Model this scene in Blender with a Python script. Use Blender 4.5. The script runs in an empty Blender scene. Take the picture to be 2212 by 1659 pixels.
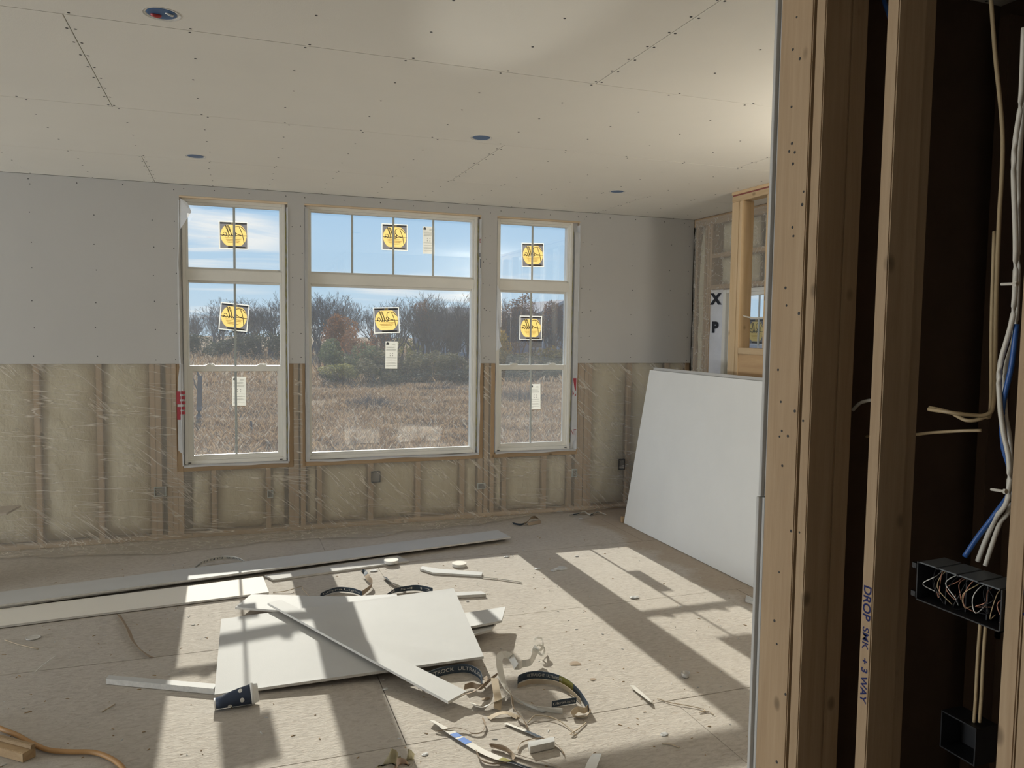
import bpy, bmesh, math, random
import numpy as np
from mathutils import Vector, Matrix, noise
from mathutils.geometry import tessellate_polygon

random.seed(7)
rng = np.random.default_rng(7)
SC = bpy.context.scene
COL = SC.collection
PI = math.pi

# ------------------------------------------------------------------ camera, sky, sun, exposure
FPX, YAW, PITCH, ROLL = 1689.4, math.radians(19.783), math.radians(-3.877), math.radians(0.753)
CAM = Vector((0.0, -6.534, 1.659))
H = 2.74                                     # ceiling height
_f = Vector((math.sin(YAW) * math.cos(PITCH), math.cos(YAW) * math.cos(PITCH), math.sin(PITCH)))
_r = Vector((math.cos(YAW), -math.sin(YAW), 0))
_u = _r.cross(_f)
AX_R = _r * math.cos(ROLL) + _u * math.sin(ROLL)
AX_U = -_r * math.sin(ROLL) + _u * math.cos(ROLL)
cam_data = bpy.data.cameras.new('camera')
cam_data.sensor_fit = 'HORIZONTAL'
cam_data.sensor_width = 36.0
cam_data.lens = FPX * 36.0 / 2212
cam_data.clip_start = 0.02
cam_data.clip_end = 600
cam = bpy.data.objects.new('camera', cam_data)
cam.matrix_world = Matrix(((AX_R.x, AX_U.x, -_f.x, CAM.x), (AX_R.y, AX_U.y, -_f.y, CAM.y),
                           (AX_R.z, AX_U.z, -_f.z, CAM.z), (0, 0, 0, 1)))
COL.objects.link(cam)
SC.camera = cam

SUN_EL = math.radians(26.9)
SUN_STRENGTH = 7.3
SKY_STRENGTH = 1.0
SC.view_settings.view_transform = 'Standard'
SC.view_settings.look = 'None'
SC.view_settings.gamma = 1.0
SC.view_settings.use_curve_mapping = False
SC.view_settings.exposure = 0.0
SC.cycles.use_denoising = True
SC.cycles.max_bounces = 14
SC.cycles.diffuse_bounces = 10
SC.cycles.transparent_max_bounces = 24
SC.cycles.sample_clamp_indirect = 12.0
SC.cycles.caustics_reflective = False
SC.cycles.caustics_refractive = False

SKY_OFF = (4.8, 10.9, 0.0)
world = bpy.data.worlds.new('sky')
SC.world = world
world.use_nodes = True
nt = world.node_tree
nt.nodes.clear()


def N(t, kind, **kw):
    n = t.nodes.new(kind)
    for k, v in kw.items():
        if k in n.inputs:
            n.inputs[k].default_value = v
        else:
            setattr(n, k, v)
    return n


def L(t, a, b):
    t.links.new(a, b)


def ramp(t, src, stops):
    n = t.nodes.new('ShaderNodeValToRGB')
    e = n.color_ramp.elements
    while len(e) < len(stops):
        e.new(0.5)
    for k, (pos, c) in enumerate(stops):
        e[k].position = pos
        e[k].color = (c[0], c[1], c[2], 1) if hasattr(c, '__len__') else (c, c, c, 1)
    t.links.new(src, n.inputs[0])
    return n.outputs[0]


def math_node(t, op, a, b=None, clamp=False):
    n = t.nodes.new('ShaderNodeMath')
    n.operation = op
    n.use_clamp = clamp
    for k, v in ((0, a), (1, b)):
        if v is None:
            continue
        if isinstance(v, (int, float)):
            n.inputs[k].default_value = v
        else:
            t.links.new(v, n.inputs[k])
    return n.outputs[0]


def mixc(t, fac, a, b):
    n = t.nodes.new('ShaderNodeMix')
    n.data_type = 'RGBA'
    for sock, v in ((n.inputs[0], fac), (n.inputs[6], a), (n.inputs[7], b)):
        if isinstance(v, (int, float)):
            sock.default_value = v
        elif isinstance(v, (tuple, list)):
            sock.default_value = (v[0], v[1], v[2], 1)
        else:
            t.links.new(v, sock)
    return n.outputs[2]


tc = N(nt, 'ShaderNodeTexCoord')
sep = N(nt, 'ShaderNodeSeparateXYZ')
L(nt, tc.outputs['Generated'], sep.inputs[0])
grad = ramp(nt, sep.outputs[2], [(0.0, (0.62, 0.78, 0.93)), (0.05, (0.52, 0.73, 0.93)), (0.16, (0.38, 0.63, 0.92)), (0.6, (0.16, 0.36, 0.80))])
# thin streaky cloud: the direction projected on a high flat layer
zz = math_node(nt, 'ADD', math_node(nt, 'MAXIMUM', sep.outputs[2], 0.0), 0.10)
comb = N(nt, 'ShaderNodeCombineXYZ')
L(nt, math_node(nt, 'DIVIDE', sep.outputs[0], zz), comb.inputs[0])
L(nt, math_node(nt, 'DIVIDE', sep.outputs[1], zz), comb.inputs[1])
mp = N(nt, 'ShaderNodeMapping')
mp.inputs['Location'].default_value = SKY_OFF
mp.inputs['Rotation'].default_value = (0, 0, 0.5)
mp.inputs['Scale'].default_value = (0.50, 1.0, 1)
L(nt, comb.outputs[0], mp.inputs[0])
nz = N(nt, 'ShaderNodeTexNoise', Scale=1.0, Detail=7.0, Roughness=0.55, Distortion=0.6)
L(nt, mp.outputs[0], nz.inputs['Vector'])
cl = ramp(nt, nz.outputs[0], [(0.47, 0.0), (0.60, 1.0)])
mp2 = N(nt, 'ShaderNodeMapping')
mp2.inputs['Location'].default_value = (SKY_OFF[1], SKY_OFF[0], 3.0)
mp2.inputs['Scale'].default_value = (0.62, 0.3, 1)
L(nt, comb.outputs[0], mp2.inputs[0])
nz2 = N(nt, 'ShaderNodeTexNoise', Scale=1.0, Detail=2.0)
L(nt, mp2.outputs[0], nz2.inputs['Vector'])
cl = math_node(nt, 'MULTIPLY', cl, ramp(nt, nz2.outputs[0], [(0.44, 0.0), (0.56, 1.0)]))
skyc = mixc(nt, cl, grad, (0.97, 0.98, 1.0))
bg = N(nt, 'ShaderNodeBackground', Strength=SKY_STRENGTH)
L(nt, skyc, bg.inputs[0])
wo = N(nt, 'ShaderNodeOutputWorld')
L(nt, bg.outputs[0], wo.inputs[0])

sun_d = bpy.data.lights.new('sun', 'SUN')
sun_d.energy = SUN_STRENGTH
sun_d.angle = math.radians(0.53)
sun_d.color = (1.0, 0.93, 0.82)
sun = bpy.data.objects.new('sun', sun_d)
sdir = Vector((0.006, -math.cos(SUN_EL), -math.sin(SUN_EL)))
sun.rotation_euler = sdir.to_track_quat('-Z', 'Y').to_euler()
sun.location = (0, 30, 20)
COL.objects.link(sun)


def area(name, loc, direction, sx, sy, power, color):
    d = bpy.data.lights.new(name, 'AREA')
    d.shape = 'RECTANGLE'
    d.size, d.size_y = sx, sy
    d.energy = power
    d.color = color
    o = bpy.data.objects.new(name, d)
    o.location = loc
    o.rotation_euler = Vector(direction).to_track_quat('-Z', 'Y').to_euler()
    COL.objects.link(o)
    return o


# added fill lamp at an invented opening in the unseen left wall
area('left_fill', (-8.6, -2.6, 0.60), (1, 0, 0.42), 3.4, 1.0, 330, (0.93, 0.97, 1.0))
# two added fill lamps, hidden behind the partition at the right
area('hidden_fill', (3.45, -4.05, 1.90), (-0.12, 0.8, 0.62), 0.34, 0.34, 20, (1.0, 0.93, 0.80))
area('hidden_fill', (3.45, -4.20, 2.06), (0, -0.06, 1), 0.28, 0.12, 13, (1.0, 0.93, 0.80))


# added spot outdoors, standing in for reflected sunlight on the ceiling
glint_d = bpy.data.lights.new('ceiling_glint_spot', 'SPOT')
glint_d.energy = 800
glint_d.spot_size = math.radians(5.2)
glint_d.spot_blend = 0.9
glint_d.shadow_soft_size = 0.05
glint_d.color = (1.0, 0.94, 0.85)
glint = bpy.data.objects.new('ceiling_glint_spot', glint_d)
glint.location = (0.86, 3.70, -0.93)
glint.rotation_euler = (Vector((0.92, -4.02, 2.74)) - glint.location).to_track_quat('-Z', 'Y').to_euler()
COL.objects.link(glint)


# ------------------------------------------------------------------ pixel of the photograph -> point of a real plane
def ray(px, py):
    d = AX_R * ((px - 1106) / FPX) - AX_U * ((py - 829.5) / FPX) + _f
    return d.normalized()


def F(px, py, z=0.0):
    d = ray(px, py)
    return CAM + d * ((z - CAM.z) / d.z)


def Y(px, py, y=0.0):
    d = ray(px, py)
    return CAM + d * ((y - CAM.y) / d.y)


def X(px, py, x=1.53):
    d = ray(px, py)
    return CAM + d * ((x - CAM.x) / d.x)


# ------------------------------------------------------------------ mesh builder
class MB:
    def __init__(s):
        s.v, s.f, s.mi = [], [], []

    def add(s, verts, faces, mi=0):
        o = len(s.v)
        s.v += [tuple(p) for p in verts]
        s.f += [tuple(i + o for i in f) for f in faces]
        s.mi += [mi] * len(faces)
        return s

    def box(s, x0, x1, y0, y1, z0, z1, mi=0):
        return s.add([(x0, y0, z0), (x1, y0, z0), (x1, y1, z0), (x0, y1, z0), (x0, y0, z1), (x1, y0, z1), (x1, y1, z1), (x0, y1, z1)],
                     [(0, 3, 2, 1), (4, 5, 6, 7), (0, 1, 5, 4), (1, 2, 6, 5), (2, 3, 7, 6), (3, 0, 4, 7)], mi)

    def hexa(s, bot, top, mi=0):
        n = len(bot)
        return s.add(list(bot) + list(top), [tuple(reversed(range(n))), tuple(range(n, 2 * n))] +
                     [(i, (i + 1) % n, n + (i + 1) % n, n + i) for i in range(n)], mi)

    def tube(s, pts, r, n=8, mi=0, cap=True):
        pts = [Vector(p) for p in pts]
        rings = []
        up = Vector((0, 0, 1))
        for i, p in enumerate(pts):
            t = (pts[min(i + 1, len(pts) - 1)] - pts[max(i - 1, 0)]).normalized()
            a = t.cross(up)
            if a.length < 0.05:
                a = t.cross(Vector((1, 0, 0)))
            a.normalize()
            b = t.cross(a)
            rr = r[i] if hasattr(r, '__len__') else r
            rings.append([p + a * (rr * math.cos(2 * PI * k / n)) + b * (rr * math.sin(2 * PI * k / n)) for k in range(n)])
        vs = [q for ring in rings for q in ring]
        fs = []
        for i in range(len(pts) - 1):
            for k in range(n):
                fs.append((i * n + k, i * n + (k + 1) % n, (i + 1) * n + (k + 1) % n, (i + 1) * n + k))
        if cap:
            fs += [tuple(reversed(range(n))), tuple(range(len(vs) - n, len(vs)))]
        return s.add(vs, fs, mi)

    def lathe(s, prof, n=24, mi=0, M=None):
        vs, fs = [], []
        for r, z in prof:
            for k in range(n):
                a = 2 * PI * k / n
                vs.append(Vector((r * math.cos(a), r * math.sin(a), z)))
        for i in range(len(prof) - 1):
            for k in range(n):
                fs.append((i * n + k, i * n + (k + 1) % n, (i + 1) * n + (k + 1) % n, (i + 1) * n + k))
        if prof[0][0] > 1e-6:
            fs.append(tuple(reversed(range(n))))
        if prof[-1][0] > 1e-6:
            fs.append(tuple(range(len(vs) - n, len(vs))))
        if M is not None:
            vs = [M @ v for v in vs]
        return s.add(vs, fs, mi)

    def ribbon(s, pts, w, side=None, mi=0, thick=0.0012):
        """strip along pts, its width vector per point in side (not necessarily unit)"""
        n = len(pts)
        vs = []
        for i in range(n):
            p = Vector(pts[i])
            t = (Vector(pts[min(i + 1, n - 1)]) - Vector(pts[max(i - 1, 0)])).normalized()
            d = Vector(side[i]).normalized() if side else Vector((0, 0, 1))
            d = (d - t * d.dot(t)).normalized()
            nn = t.cross(d) * thick * 0.5
            ww = w[i] if hasattr(w, '__len__') else w
            for q in (p - d * ww / 2 - nn, p + d * ww / 2 - nn, p + d * ww / 2 + nn, p - d * ww / 2 + nn):
                vs.append(q)
        fs = []
        for i in range(n - 1):
            a, b = i * 4, i * 4 + 4
            for k in range(4):
                fs.append((a + k, a + (k + 1) % 4, b + (k + 1) % 4, b + k))
        fs += [(3, 2, 1, 0), tuple(range(n * 4 - 4, n * 4))]
        return s.add(vs, fs, mi)

    def plate(s, outer, holes, c0, c1, axis='z', mi=0):
        """flat polygon with holes, extruded from c0 to c1 along axis"""
        loops = [[Vector((p[0], p[1], 0)) for p in outer]] + [[Vector((p[0], p[1], 0)) for p in h] for h in holes]
        tris = tessellate_polygon(loops)
        flat = [p for l in loops for p in l]

        def put(p, c):
            return {'z': (p.x, p.y, c), 'y': (p.x, c, p.y), 'x': (c, p.x, p.y)}[axis]
        n = len(flat)
        vs = [put(p, c0) for p in flat] + [put(p, c1) for p in flat]
        fs = [tuple(t) for t in tris] + [tuple(i + n for i in reversed(t)) for t in tris]
        o = 0
        for l in loops:
            m = len(l)
            fs += [(o + i, o + (i + 1) % m, n + o + (i + 1) % m, n + o + i) for i in range(m)]
            o += m
        return s.add(vs, fs, mi)

    def build(s, name, mat, parent=None, smooth=False, bevel=0.0, label=None, cat=None, group=None, kind=None, origin=None):
        xs = [min(p[k] for p in s.v) for k in range(3)]
        xe = [max(p[k] for p in s.v) for k in range(3)]
        o = Vector(origin) if origin is not None else Vector(((xs[0] + xe[0]) / 2, (xs[1] + xe[1]) / 2, xs[2]))
        me = bpy.data.meshes.new(name)
        me.from_pydata([(p[0] - o.x, p[1] - o.y, p[2] - o.z) for p in s.v], [], s.f)
        mats = mat if isinstance(mat, (list, tuple)) else [mat]
        for m in mats:
            me.materials.append(m)
        if len(mats) > 1:
            me.polygons.foreach_set('material_index', s.mi)
        bm = bmesh.new()
        bm.from_mesh(me)
        bmesh.ops.recalc_face_normals(bm, faces=bm.faces)
        if bevel:
            bmesh.ops.bevel(bm, geom=[e for e in bm.edges if e.is_manifold and e.calc_face_angle(0) > 0.6], offset=bevel, segments=2, affect='EDGES', clamp_overlap=True)
        bm.to_mesh(me)
        bm.free()
        if smooth:
            me.polygons.foreach_set('use_smooth', [True] * len(me.polygons))
        ob = bpy.data.objects.new(name, me)
        link(ob, parent, o)
        tag(ob, label, cat, group, kind)
        return ob


def link(ob, parent, loc):
    COL.objects.link(ob)
    ob.location = loc
    if parent is not None:
        ob.parent = parent
        off = WORLD_LOC[parent.name]
        ob.location = Vector(loc) - off
    WORLD_LOC[ob.name] = Vector(loc)


WORLD_LOC = {}


def tag(o, label=None, cat=None, group=None, kind=None):
    for k, v in (('label', label), ('category', cat), ('group', group), ('kind', kind)):
        if v:
            o[k] = v
    return o


def empty(name, loc=(0, 0, 0), label=None, cat=None, group=None, kind=None):
    o = bpy.data.objects.new(name, None)
    o.empty_display_size = 0.1
    link(o, None, Vector(loc))
    return tag(o, label, cat, group, kind)


def catmull(pts, k=8):
    P = [Vector(p) for p in pts]
    P = [P[0] * 2 - P[1]] + P + [P[-1] * 2 - P[-2]]
    out = []
    for i in range(1, len(P) - 2):
        for j in range(k):
            t = j / k
            a, b, c, d = P[i - 1:i + 3]
            out.append(0.5 * ((2 * b) + (c - a) * t + (2 * a - 5 * b + 4 * c - d) * t * t + (3 * b - a - 3 * c + d) * t ** 3))
    out.append(P[-2].copy())
    return out


def text_geo(body, size, shear=0.0, offset=0.0):
    cu = bpy.data.curves.new('text', 'FONT')
    cu.body = body
    cu.size = size
    cu.shear = shear
    cu.offset = offset
    cu.align_x = 'CENTER'
    cu.align_y = 'CENTER'
    ob = bpy.data.objects.new('text', cu)
    COL.objects.link(ob)
    bpy.context.view_layer.update()
    me = ob.evaluated_get(bpy.context.evaluated_depsgraph_get()).to_mesh()
    v = [p.co.copy() for p in me.vertices]
    f = [tuple(p.vertices) for p in me.polygons]
    ob.to_mesh_clear()
    bpy.data.objects.remove(ob)
    bpy.data.curves.remove(cu)
    return v, f


def text_on(mb, body, size, o, xa, ya, shear=0.0, offset=0.0, mi=0):
    v, f = text_geo(body, size, shear, offset)
    o, xa, ya = Vector(o), Vector(xa), Vector(ya)
    mb.add([o + xa * p.x + ya * p.y for p in v], f, mi)
    return mb


# ------------------------------------------------------------------ materials
def new_mat(name):
    m = bpy.data.materials.new(name)
    m.use_nodes = True
    t = m.node_tree
    t.nodes.clear()
    out = N(t, 'ShaderNodeOutputMaterial')
    return m, t, out


def vec(t, scale=(1, 1, 1), rot=(0, 0, 0), coord='Object', rnd=True):
    c = N(t, 'ShaderNodeTexCoord')
    src = c.outputs[coord]
    if rnd:
        oi = N(t, 'ShaderNodeObjectInfo')
        ad = N(t, 'ShaderNodeVectorMath', operation='ADD')
        sc = N(t, 'ShaderNodeVectorMath', operation='SCALE')
        cb = N(t, 'ShaderNodeCombineXYZ')
        for k in range(3):
            L(t, oi.outputs['Random'], cb.inputs[k])
        L(t, cb.outputs[0], sc.inputs[0])
        sc.inputs['Scale'].default_value = 37.0
        L(t, src, ad.inputs[0])
        L(t, sc.outputs[0], ad.inputs[1])
        src = ad.outputs[0]
    m = N(t, 'ShaderNodeMapping')
    m.inputs['Scale'].default_value = scale
    m.inputs['Rotation'].default_value = rot
    L(t, src, m.inputs[0])
    return m.outputs[0]


def tex(t, v, scale, detail=4.0, rough=0.6, dist=0.0):
    n = N(t, 'ShaderNodeTexNoise', Scale=scale, Detail=detail, Roughness=rough, Distortion=dist)
    L(t, v, n.inputs['Vector'])
    return n.outputs[0]


def finish(t, out, col, rough, spec=0.3, height=None, hdist=0.002, hstr=1.0, trans=0.0):
    b = N(t, 'ShaderNodeBsdfPrincipled')
    b.inputs['Specular IOR Level'].default_value = spec
    for s_, v in (('Base Color', col), ('Roughness', rough)):
        if isinstance(v, (tuple, list)):
            b.inputs[s_].default_value = (v[0], v[1], v[2], 1)
        elif isinstance(v, (int, float)):
            b.inputs[s_].default_value = v
        else:
            L(t, v, b.inputs[s_])
    if height is not None:
        bp = N(t, 'ShaderNodeBump', Strength=hstr, Distance=hdist)
        L(t, height, bp.inputs['Height'])
        L(t, bp.outputs[0], b.inputs['Normal'])
    sh = b.outputs[0]
    if trans:
        tr = N(t, 'ShaderNodeBsdfTranslucent')
        if isinstance(col, (tuple, list)):
            tr.inputs[0].default_value = (col[0], col[1], col[2], 1)
        else:
            L(t, col, tr.inputs[0])
        mx = N(t, 'ShaderNodeMixShader')
        mx.inputs[0].default_value = trans
        L(t, sh, mx.inputs[1])
        L(t, tr.outputs[0], mx.inputs[2])
        sh = mx.outputs[0]
    L(t, sh, out.inputs[0])


# single sheet that lets daylight glow through
def plain(name, col, rough=0.7, spec=0.3, var=0.08, scale=6.0, bump=0.0, bscale=80.0, trans=0.0, stretch=(1, 1, 1)):
    m, t, out = new_mat(name)
    v = vec(t, stretch)
    n = tex(t, v, scale)
    c = mixc(t, ramp(t, n, [(0.3, 0.0), (0.7, 1.0)]), tuple(x * (1 - var) for x in col), tuple(min(1, x * (1 + var)) for x in col))
    finish(t, out, c, rough, spec, tex(t, v, bscale, 3) if bump else None, bump, 1.0, trans)
    return m


def wood(name, light, dark, axis=2, knots=True, rough=0.65, var=1.0):
    m, t, out = new_mat(name)
    s = [14.0, 14.0, 14.0]
    s[axis] = 0.7
    v = vec(t, s)
    g = tex(t, v, 2.2, 5, 0.6, 0.6)
    fine = tex(t, v, 14.0, 3, 0.6)
    f = math_node(t, 'ADD', math_node(t, 'MULTIPLY', g, 0.75), math_node(t, 'MULTIPLY', fine, 0.25))
    c = mixc(t, ramp(t, f, [(0.32, 0.0), (0.68, 1.0)]), light, dark)
    oi = N(t, 'ShaderNodeObjectInfo')
    tone = math_node(t, 'ADD', math_node(t, 'MULTIPLY', oi.outputs['Random'], 0.22 * var), 1 - 0.11 * var)
    hs = N(t, 'ShaderNodeHueSaturation')
    L(t, tone, hs.inputs['Value'])
    L(t, c, hs.inputs['Color'])
    c = hs.outputs[0]
    if knots:
        sk = [5.0, 5.0, 5.0]
        sk[axis] = 3.2
        vo = N(t, 'ShaderNodeTexVoronoi', Scale=1.5, Randomness=1.0)
        L(t, vec(t, sk), vo.inputs['Vector'])
        c = mixc(t, ramp(t, vo.outputs['Distance'], [(0.0, 0.8), (0.07, 0.6), (0.13, 0.0)]), c, tuple(x * 0.35 for x in dark))
    finish(t, out, c, rough, 0.25, fine, 0.0006, 0.6)
    return m


M = {}
WL, WD = (0.43, 0.315, 0.20), (0.34, 0.235, 0.14)
M['wood_z'] = wood('framing_lumber_upright', WL, WD, 2)
M['wood_x'] = wood('framing_lumber_along', WL, WD, 0)
M['wood_y'] = wood('framing_lumber_across', WL, WD, 1)
M['pale_z'] = wood('pale_lumber_upright', (0.62, 0.47, 0.30), (0.52, 0.37, 0.21), 2)  # paler lumber colour, used for the chase
M['pale_y'] = wood('pale_lumber_across', (0.62, 0.47, 0.30), (0.52, 0.37, 0.21), 1)
M['pale_x'] = wood('pale_shim_wood', (0.72, 0.60, 0.44), (0.62, 0.48, 0.32), 0, False)
M['ply'] = wood('sheathing_plywood', (0.58, 0.40, 0.22), (0.47, 0.30, 0.16), 1, False)
M['wood_old'] = wood('offcut_lumber', (0.44, 0.32, 0.19), (0.33, 0.225, 0.125), 0, False)
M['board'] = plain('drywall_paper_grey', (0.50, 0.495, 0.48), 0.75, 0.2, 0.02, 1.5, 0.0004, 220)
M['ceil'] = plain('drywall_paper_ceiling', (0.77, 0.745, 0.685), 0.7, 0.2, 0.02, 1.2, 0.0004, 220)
M['white'] = plain('drywall_face_white', (0.52, 0.53, 0.53), 0.65, 0.18, 0.03, 4.0, 0.0004, 200)
M['fresh'] = plain('drywall_face_white_lit', (0.74, 0.745, 0.73), 0.6, 0.25, 0.02, 3.0, 0.0004, 200)  # lighter copy of the white face, bounced light put into its colour
M['brown_paper'] = plain('drywall_back_paper', (0.46, 0.41, 0.35), 0.8, 0.2, 0.06, 5.0)
M['gyp'] = plain('gypsum_core', (0.62, 0.61, 0.58), 0.9, 0.1, 0.1, 40.0, 0.002, 120)
M['screw'] = plain('screw_black', (0.03, 0.03, 0.032), 0.5, 0.4, 0.0)
M['vinyl'] = plain('window_vinyl', (0.76, 0.75, 0.70), 0.4, 0.4, 0.03)
M['muntin'] = plain('muntin_grey', (0.74, 0.76, 0.76), 0.45, 0.4, 0.03)
M['wrap'] = plain('house_wrap_white', (0.74, 0.75, 0.76), 0.5, 0.3, 0.05, 8.0, 0.004, 25, 0.35)
M['foam'] = plain('spray_foam_yellow', (0.62, 0.58, 0.30), 0.8, 0.2, 0.2, 30, 0.006, 40)
M['red_print'] = plain('print_red', (0.36, 0.06, 0.075), 0.6, 0.2, 0.1)
M['black_print'] = plain('print_black', (0.02, 0.022, 0.03), 0.6, 0.2, 0.0)
M['grey_print'] = plain('print_grey', (0.16, 0.18, 0.21), 0.6, 0.2, 0.0)
M['marker'] = plain('marker_blue', (0.012, 0.02, 0.10), 0.6, 0.2, 0.0)
M['sticker_white'] = plain('sticker_border', (0.80, 0.79, 0.72), 0.6, 0.2, 0.02, trans=0.6)
M['sticker_grey'] = plain('sticker_grey', (0.17, 0.17, 0.185), 0.6, 0.2, 0.03, trans=0.6)
M['sticker_yellow'] = plain('sticker_yellow', (0.78, 0.55, 0.17), 0.6, 0.2, 0.03, trans=0.75)
M['sticker_line'] = plain('sticker_fine_print', (0.60, 0.38, 0.06), 0.6, 0.2, 0.0, trans=0.4)
M['label_paper'] = plain('label_paper', (0.78, 0.76, 0.68), 0.7, 0.2, 0.02, trans=0.4)
M['label_grey'] = plain('label_print_grey', (0.40, 0.39, 0.36), 0.7, 0.2, 0.0)
M['box_black'] = plain('box_plastic_black', (0.018, 0.018, 0.02), 0.45, 0.4, 0.05)
M['box_blue'] = plain('box_plastic_blue', (0.05, 0.12, 0.26), 0.4, 0.4, 0.05)
M['box_grey'] = plain('box_plastic_grey', (0.10, 0.11, 0.12), 0.5, 0.4, 0.05)
M['box_pale'] = plain('box_plastic_pale', (0.45, 0.48, 0.46), 0.5, 0.4, 0.05)
M['cable_white'] = plain('cable_jacket_white', (0.60, 0.57, 0.50), 0.4, 0.4, 0.04)
M['cable_yellow'] = plain('cable_jacket_yellowed', (0.50, 0.38, 0.22), 0.4, 0.4, 0.04)
M['cable_blue'] = plain('cable_jacket_blue', (0.03, 0.10, 0.32), 0.4, 0.4, 0.04)
M['wire_red'] = plain('wire_red', (0.45, 0.05, 0.05), 0.4, 0.4, 0.0)
M['wire_white'] = plain('wire_white', (0.75, 0.74, 0.70), 0.4, 0.4, 0.0)
M['wire_copper'] = plain('wire_copper', (0.50, 0.24, 0.16), 0.4, 0.4, 0.0)
M['metal'] = plain('galvanised_steel', (0.42, 0.44, 0.45), 0.35, 0.6, 0.1)
M['cord'] = plain('extension_cord_tan', (0.42, 0.24, 0.10), 0.5, 0.3, 0.06)
M['navy'] = plain('cup_navy', (0.035, 0.05, 0.085), 0.5, 0.3, 0.05)
M['cup_white'] = plain('cup_white', (0.75, 0.75, 0.73), 0.5, 0.3, 0.03)
M['strap_tan'] = plain('strap_paper_tan', (0.52, 0.44, 0.33), 0.7, 0.2, 0.08, 10, trans=0.12)
M['strap_brown'] = plain('strap_paper_brown', (0.36, 0.285, 0.21), 0.7, 0.2, 0.08, 10, trans=0.12)
M['strap_white'] = plain('strap_paper_white', (0.74, 0.73, 0.69), 0.6, 0.2, 0.05, 10, trans=0.12)
M['strap_navy'] = plain('strap_print_navy', (0.055, 0.075, 0.10), 0.6, 0.2, 0.06)
M['strap_olive'] = plain('strap_print_olive', (0.22, 0.21, 0.06), 0.6, 0.2, 0.06)
M['strap_blue'] = plain('strap_print_blue', (0.12, 0.24, 0.60), 0.6, 0.2, 0.1)
M['bag'] = plain('torn_bag_yellow', (0.50, 0.45, 0.30), 0.6, 0.3, 0.12, 10, 0.003, 30, 0.55)
M['bag_red'] = plain('torn_bag_print', (0.58, 0.43, 0.32), 0.6, 0.3, 0.12, 10, 0.003, 30, 0.55)
M['seal'] = plain('sill_seal_red', (0.28, 0.09, 0.08), 0.7, 0.2, 0.05)
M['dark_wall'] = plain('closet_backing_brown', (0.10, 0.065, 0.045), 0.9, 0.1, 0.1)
M['concrete'] = plain('outer_sheathing_dark', (0.25, 0.22, 0.18), 0.9, 0.1, 0.1)
M['clear'] = plain('clear_plastic_cup', (0.55, 0.54, 0.52), 0.2, 0.5, 0.02)


def m_floor():
    m, t, out = new_mat('dusty_subfloor')
    v = vec(t, coord='Object', rnd=False)
    c_ = N(t, 'ShaderNodeTexCoord')
    geo = N(t, 'ShaderNodeNewGeometry')
    pos = geo.outputs['Position']
    mpn = N(t, 'ShaderNodeMapping')
    mpn.inputs['Scale'].default_value = (1, 2.2, 1)
    L(t, pos, mpn.inputs[0])
    big = tex(t, pos, 1.1, 4, 0.6)
    flake = tex(t, mpn.outputs[0], 26.0, 6, 0.7, 0.8)
    speck = tex(t, pos, 90.0, 3, 0.7)
    c = mixc(t, ramp(t, big, [(0.35, 0.0), (0.65, 1.0)]), (0.41, 0.375, 0.335), (0.48, 0.445, 0.40))
    c = mixc(t, ramp(t, flake, [(0.40, 0.0), (0.62, 0.6)]), c, (0.58, 0.55, 0.50))
    c = mixc(t, ramp(t, flake, [(0.28, 0.55), (0.42, 0.0)]), c, (0.34, 0.285, 0.23))
    c = mixc(t, ramp(t, speck, [(0.70, 0.0), (0.78, 0.55)]), c, (0.33, 0.27, 0.21))
    # swept strip of bare wood along the leaning boards
    sp = N(t, 'ShaderNodeSeparateXYZ')
    L(t, pos, sp.inputs[0])
    e = math_node(t, 'ADD', sp.outputs[0], math_node(t, 'MULTIPLY', tex(t, pos, 3.0, 4), 0.5))
    c = mixc(t, ramp(t, math_node(t, 'SUBTRACT', e, 3.05), [(0.12, 0.0), (0.22, 0.6)]), c, (0.36, 0.28, 0.20))
    finish(t, out, c, 0.85, 0.15, math_node(t, 'ADD', flake, math_node(t, 'MULTIPLY', speck, 0.4)), 0.006, 0.8)
    return m


def m_batt():
    m, t, out = new_mat('fibreglass_batt')
    v = vec(t, (1, 1, 0.6))
    n = tex(t, v, 5, 6, 0.65)
    f = tex(t, v, 60, 4, 0.7)
    c = mixc(t, ramp(t, n, [(0.3, 0), (0.7, 1)]), (0.50, 0.45, 0.32), (0.60, 0.56, 0.43))
    finish(t, out, c, 0.95, 0.05, math_node(t, 'ADD', math_node(t, 'MULTIPLY', n, 3.0), math_node(t, 'MULTIPLY', f, 0.3)), 0.012, 0.8)
    return m


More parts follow.
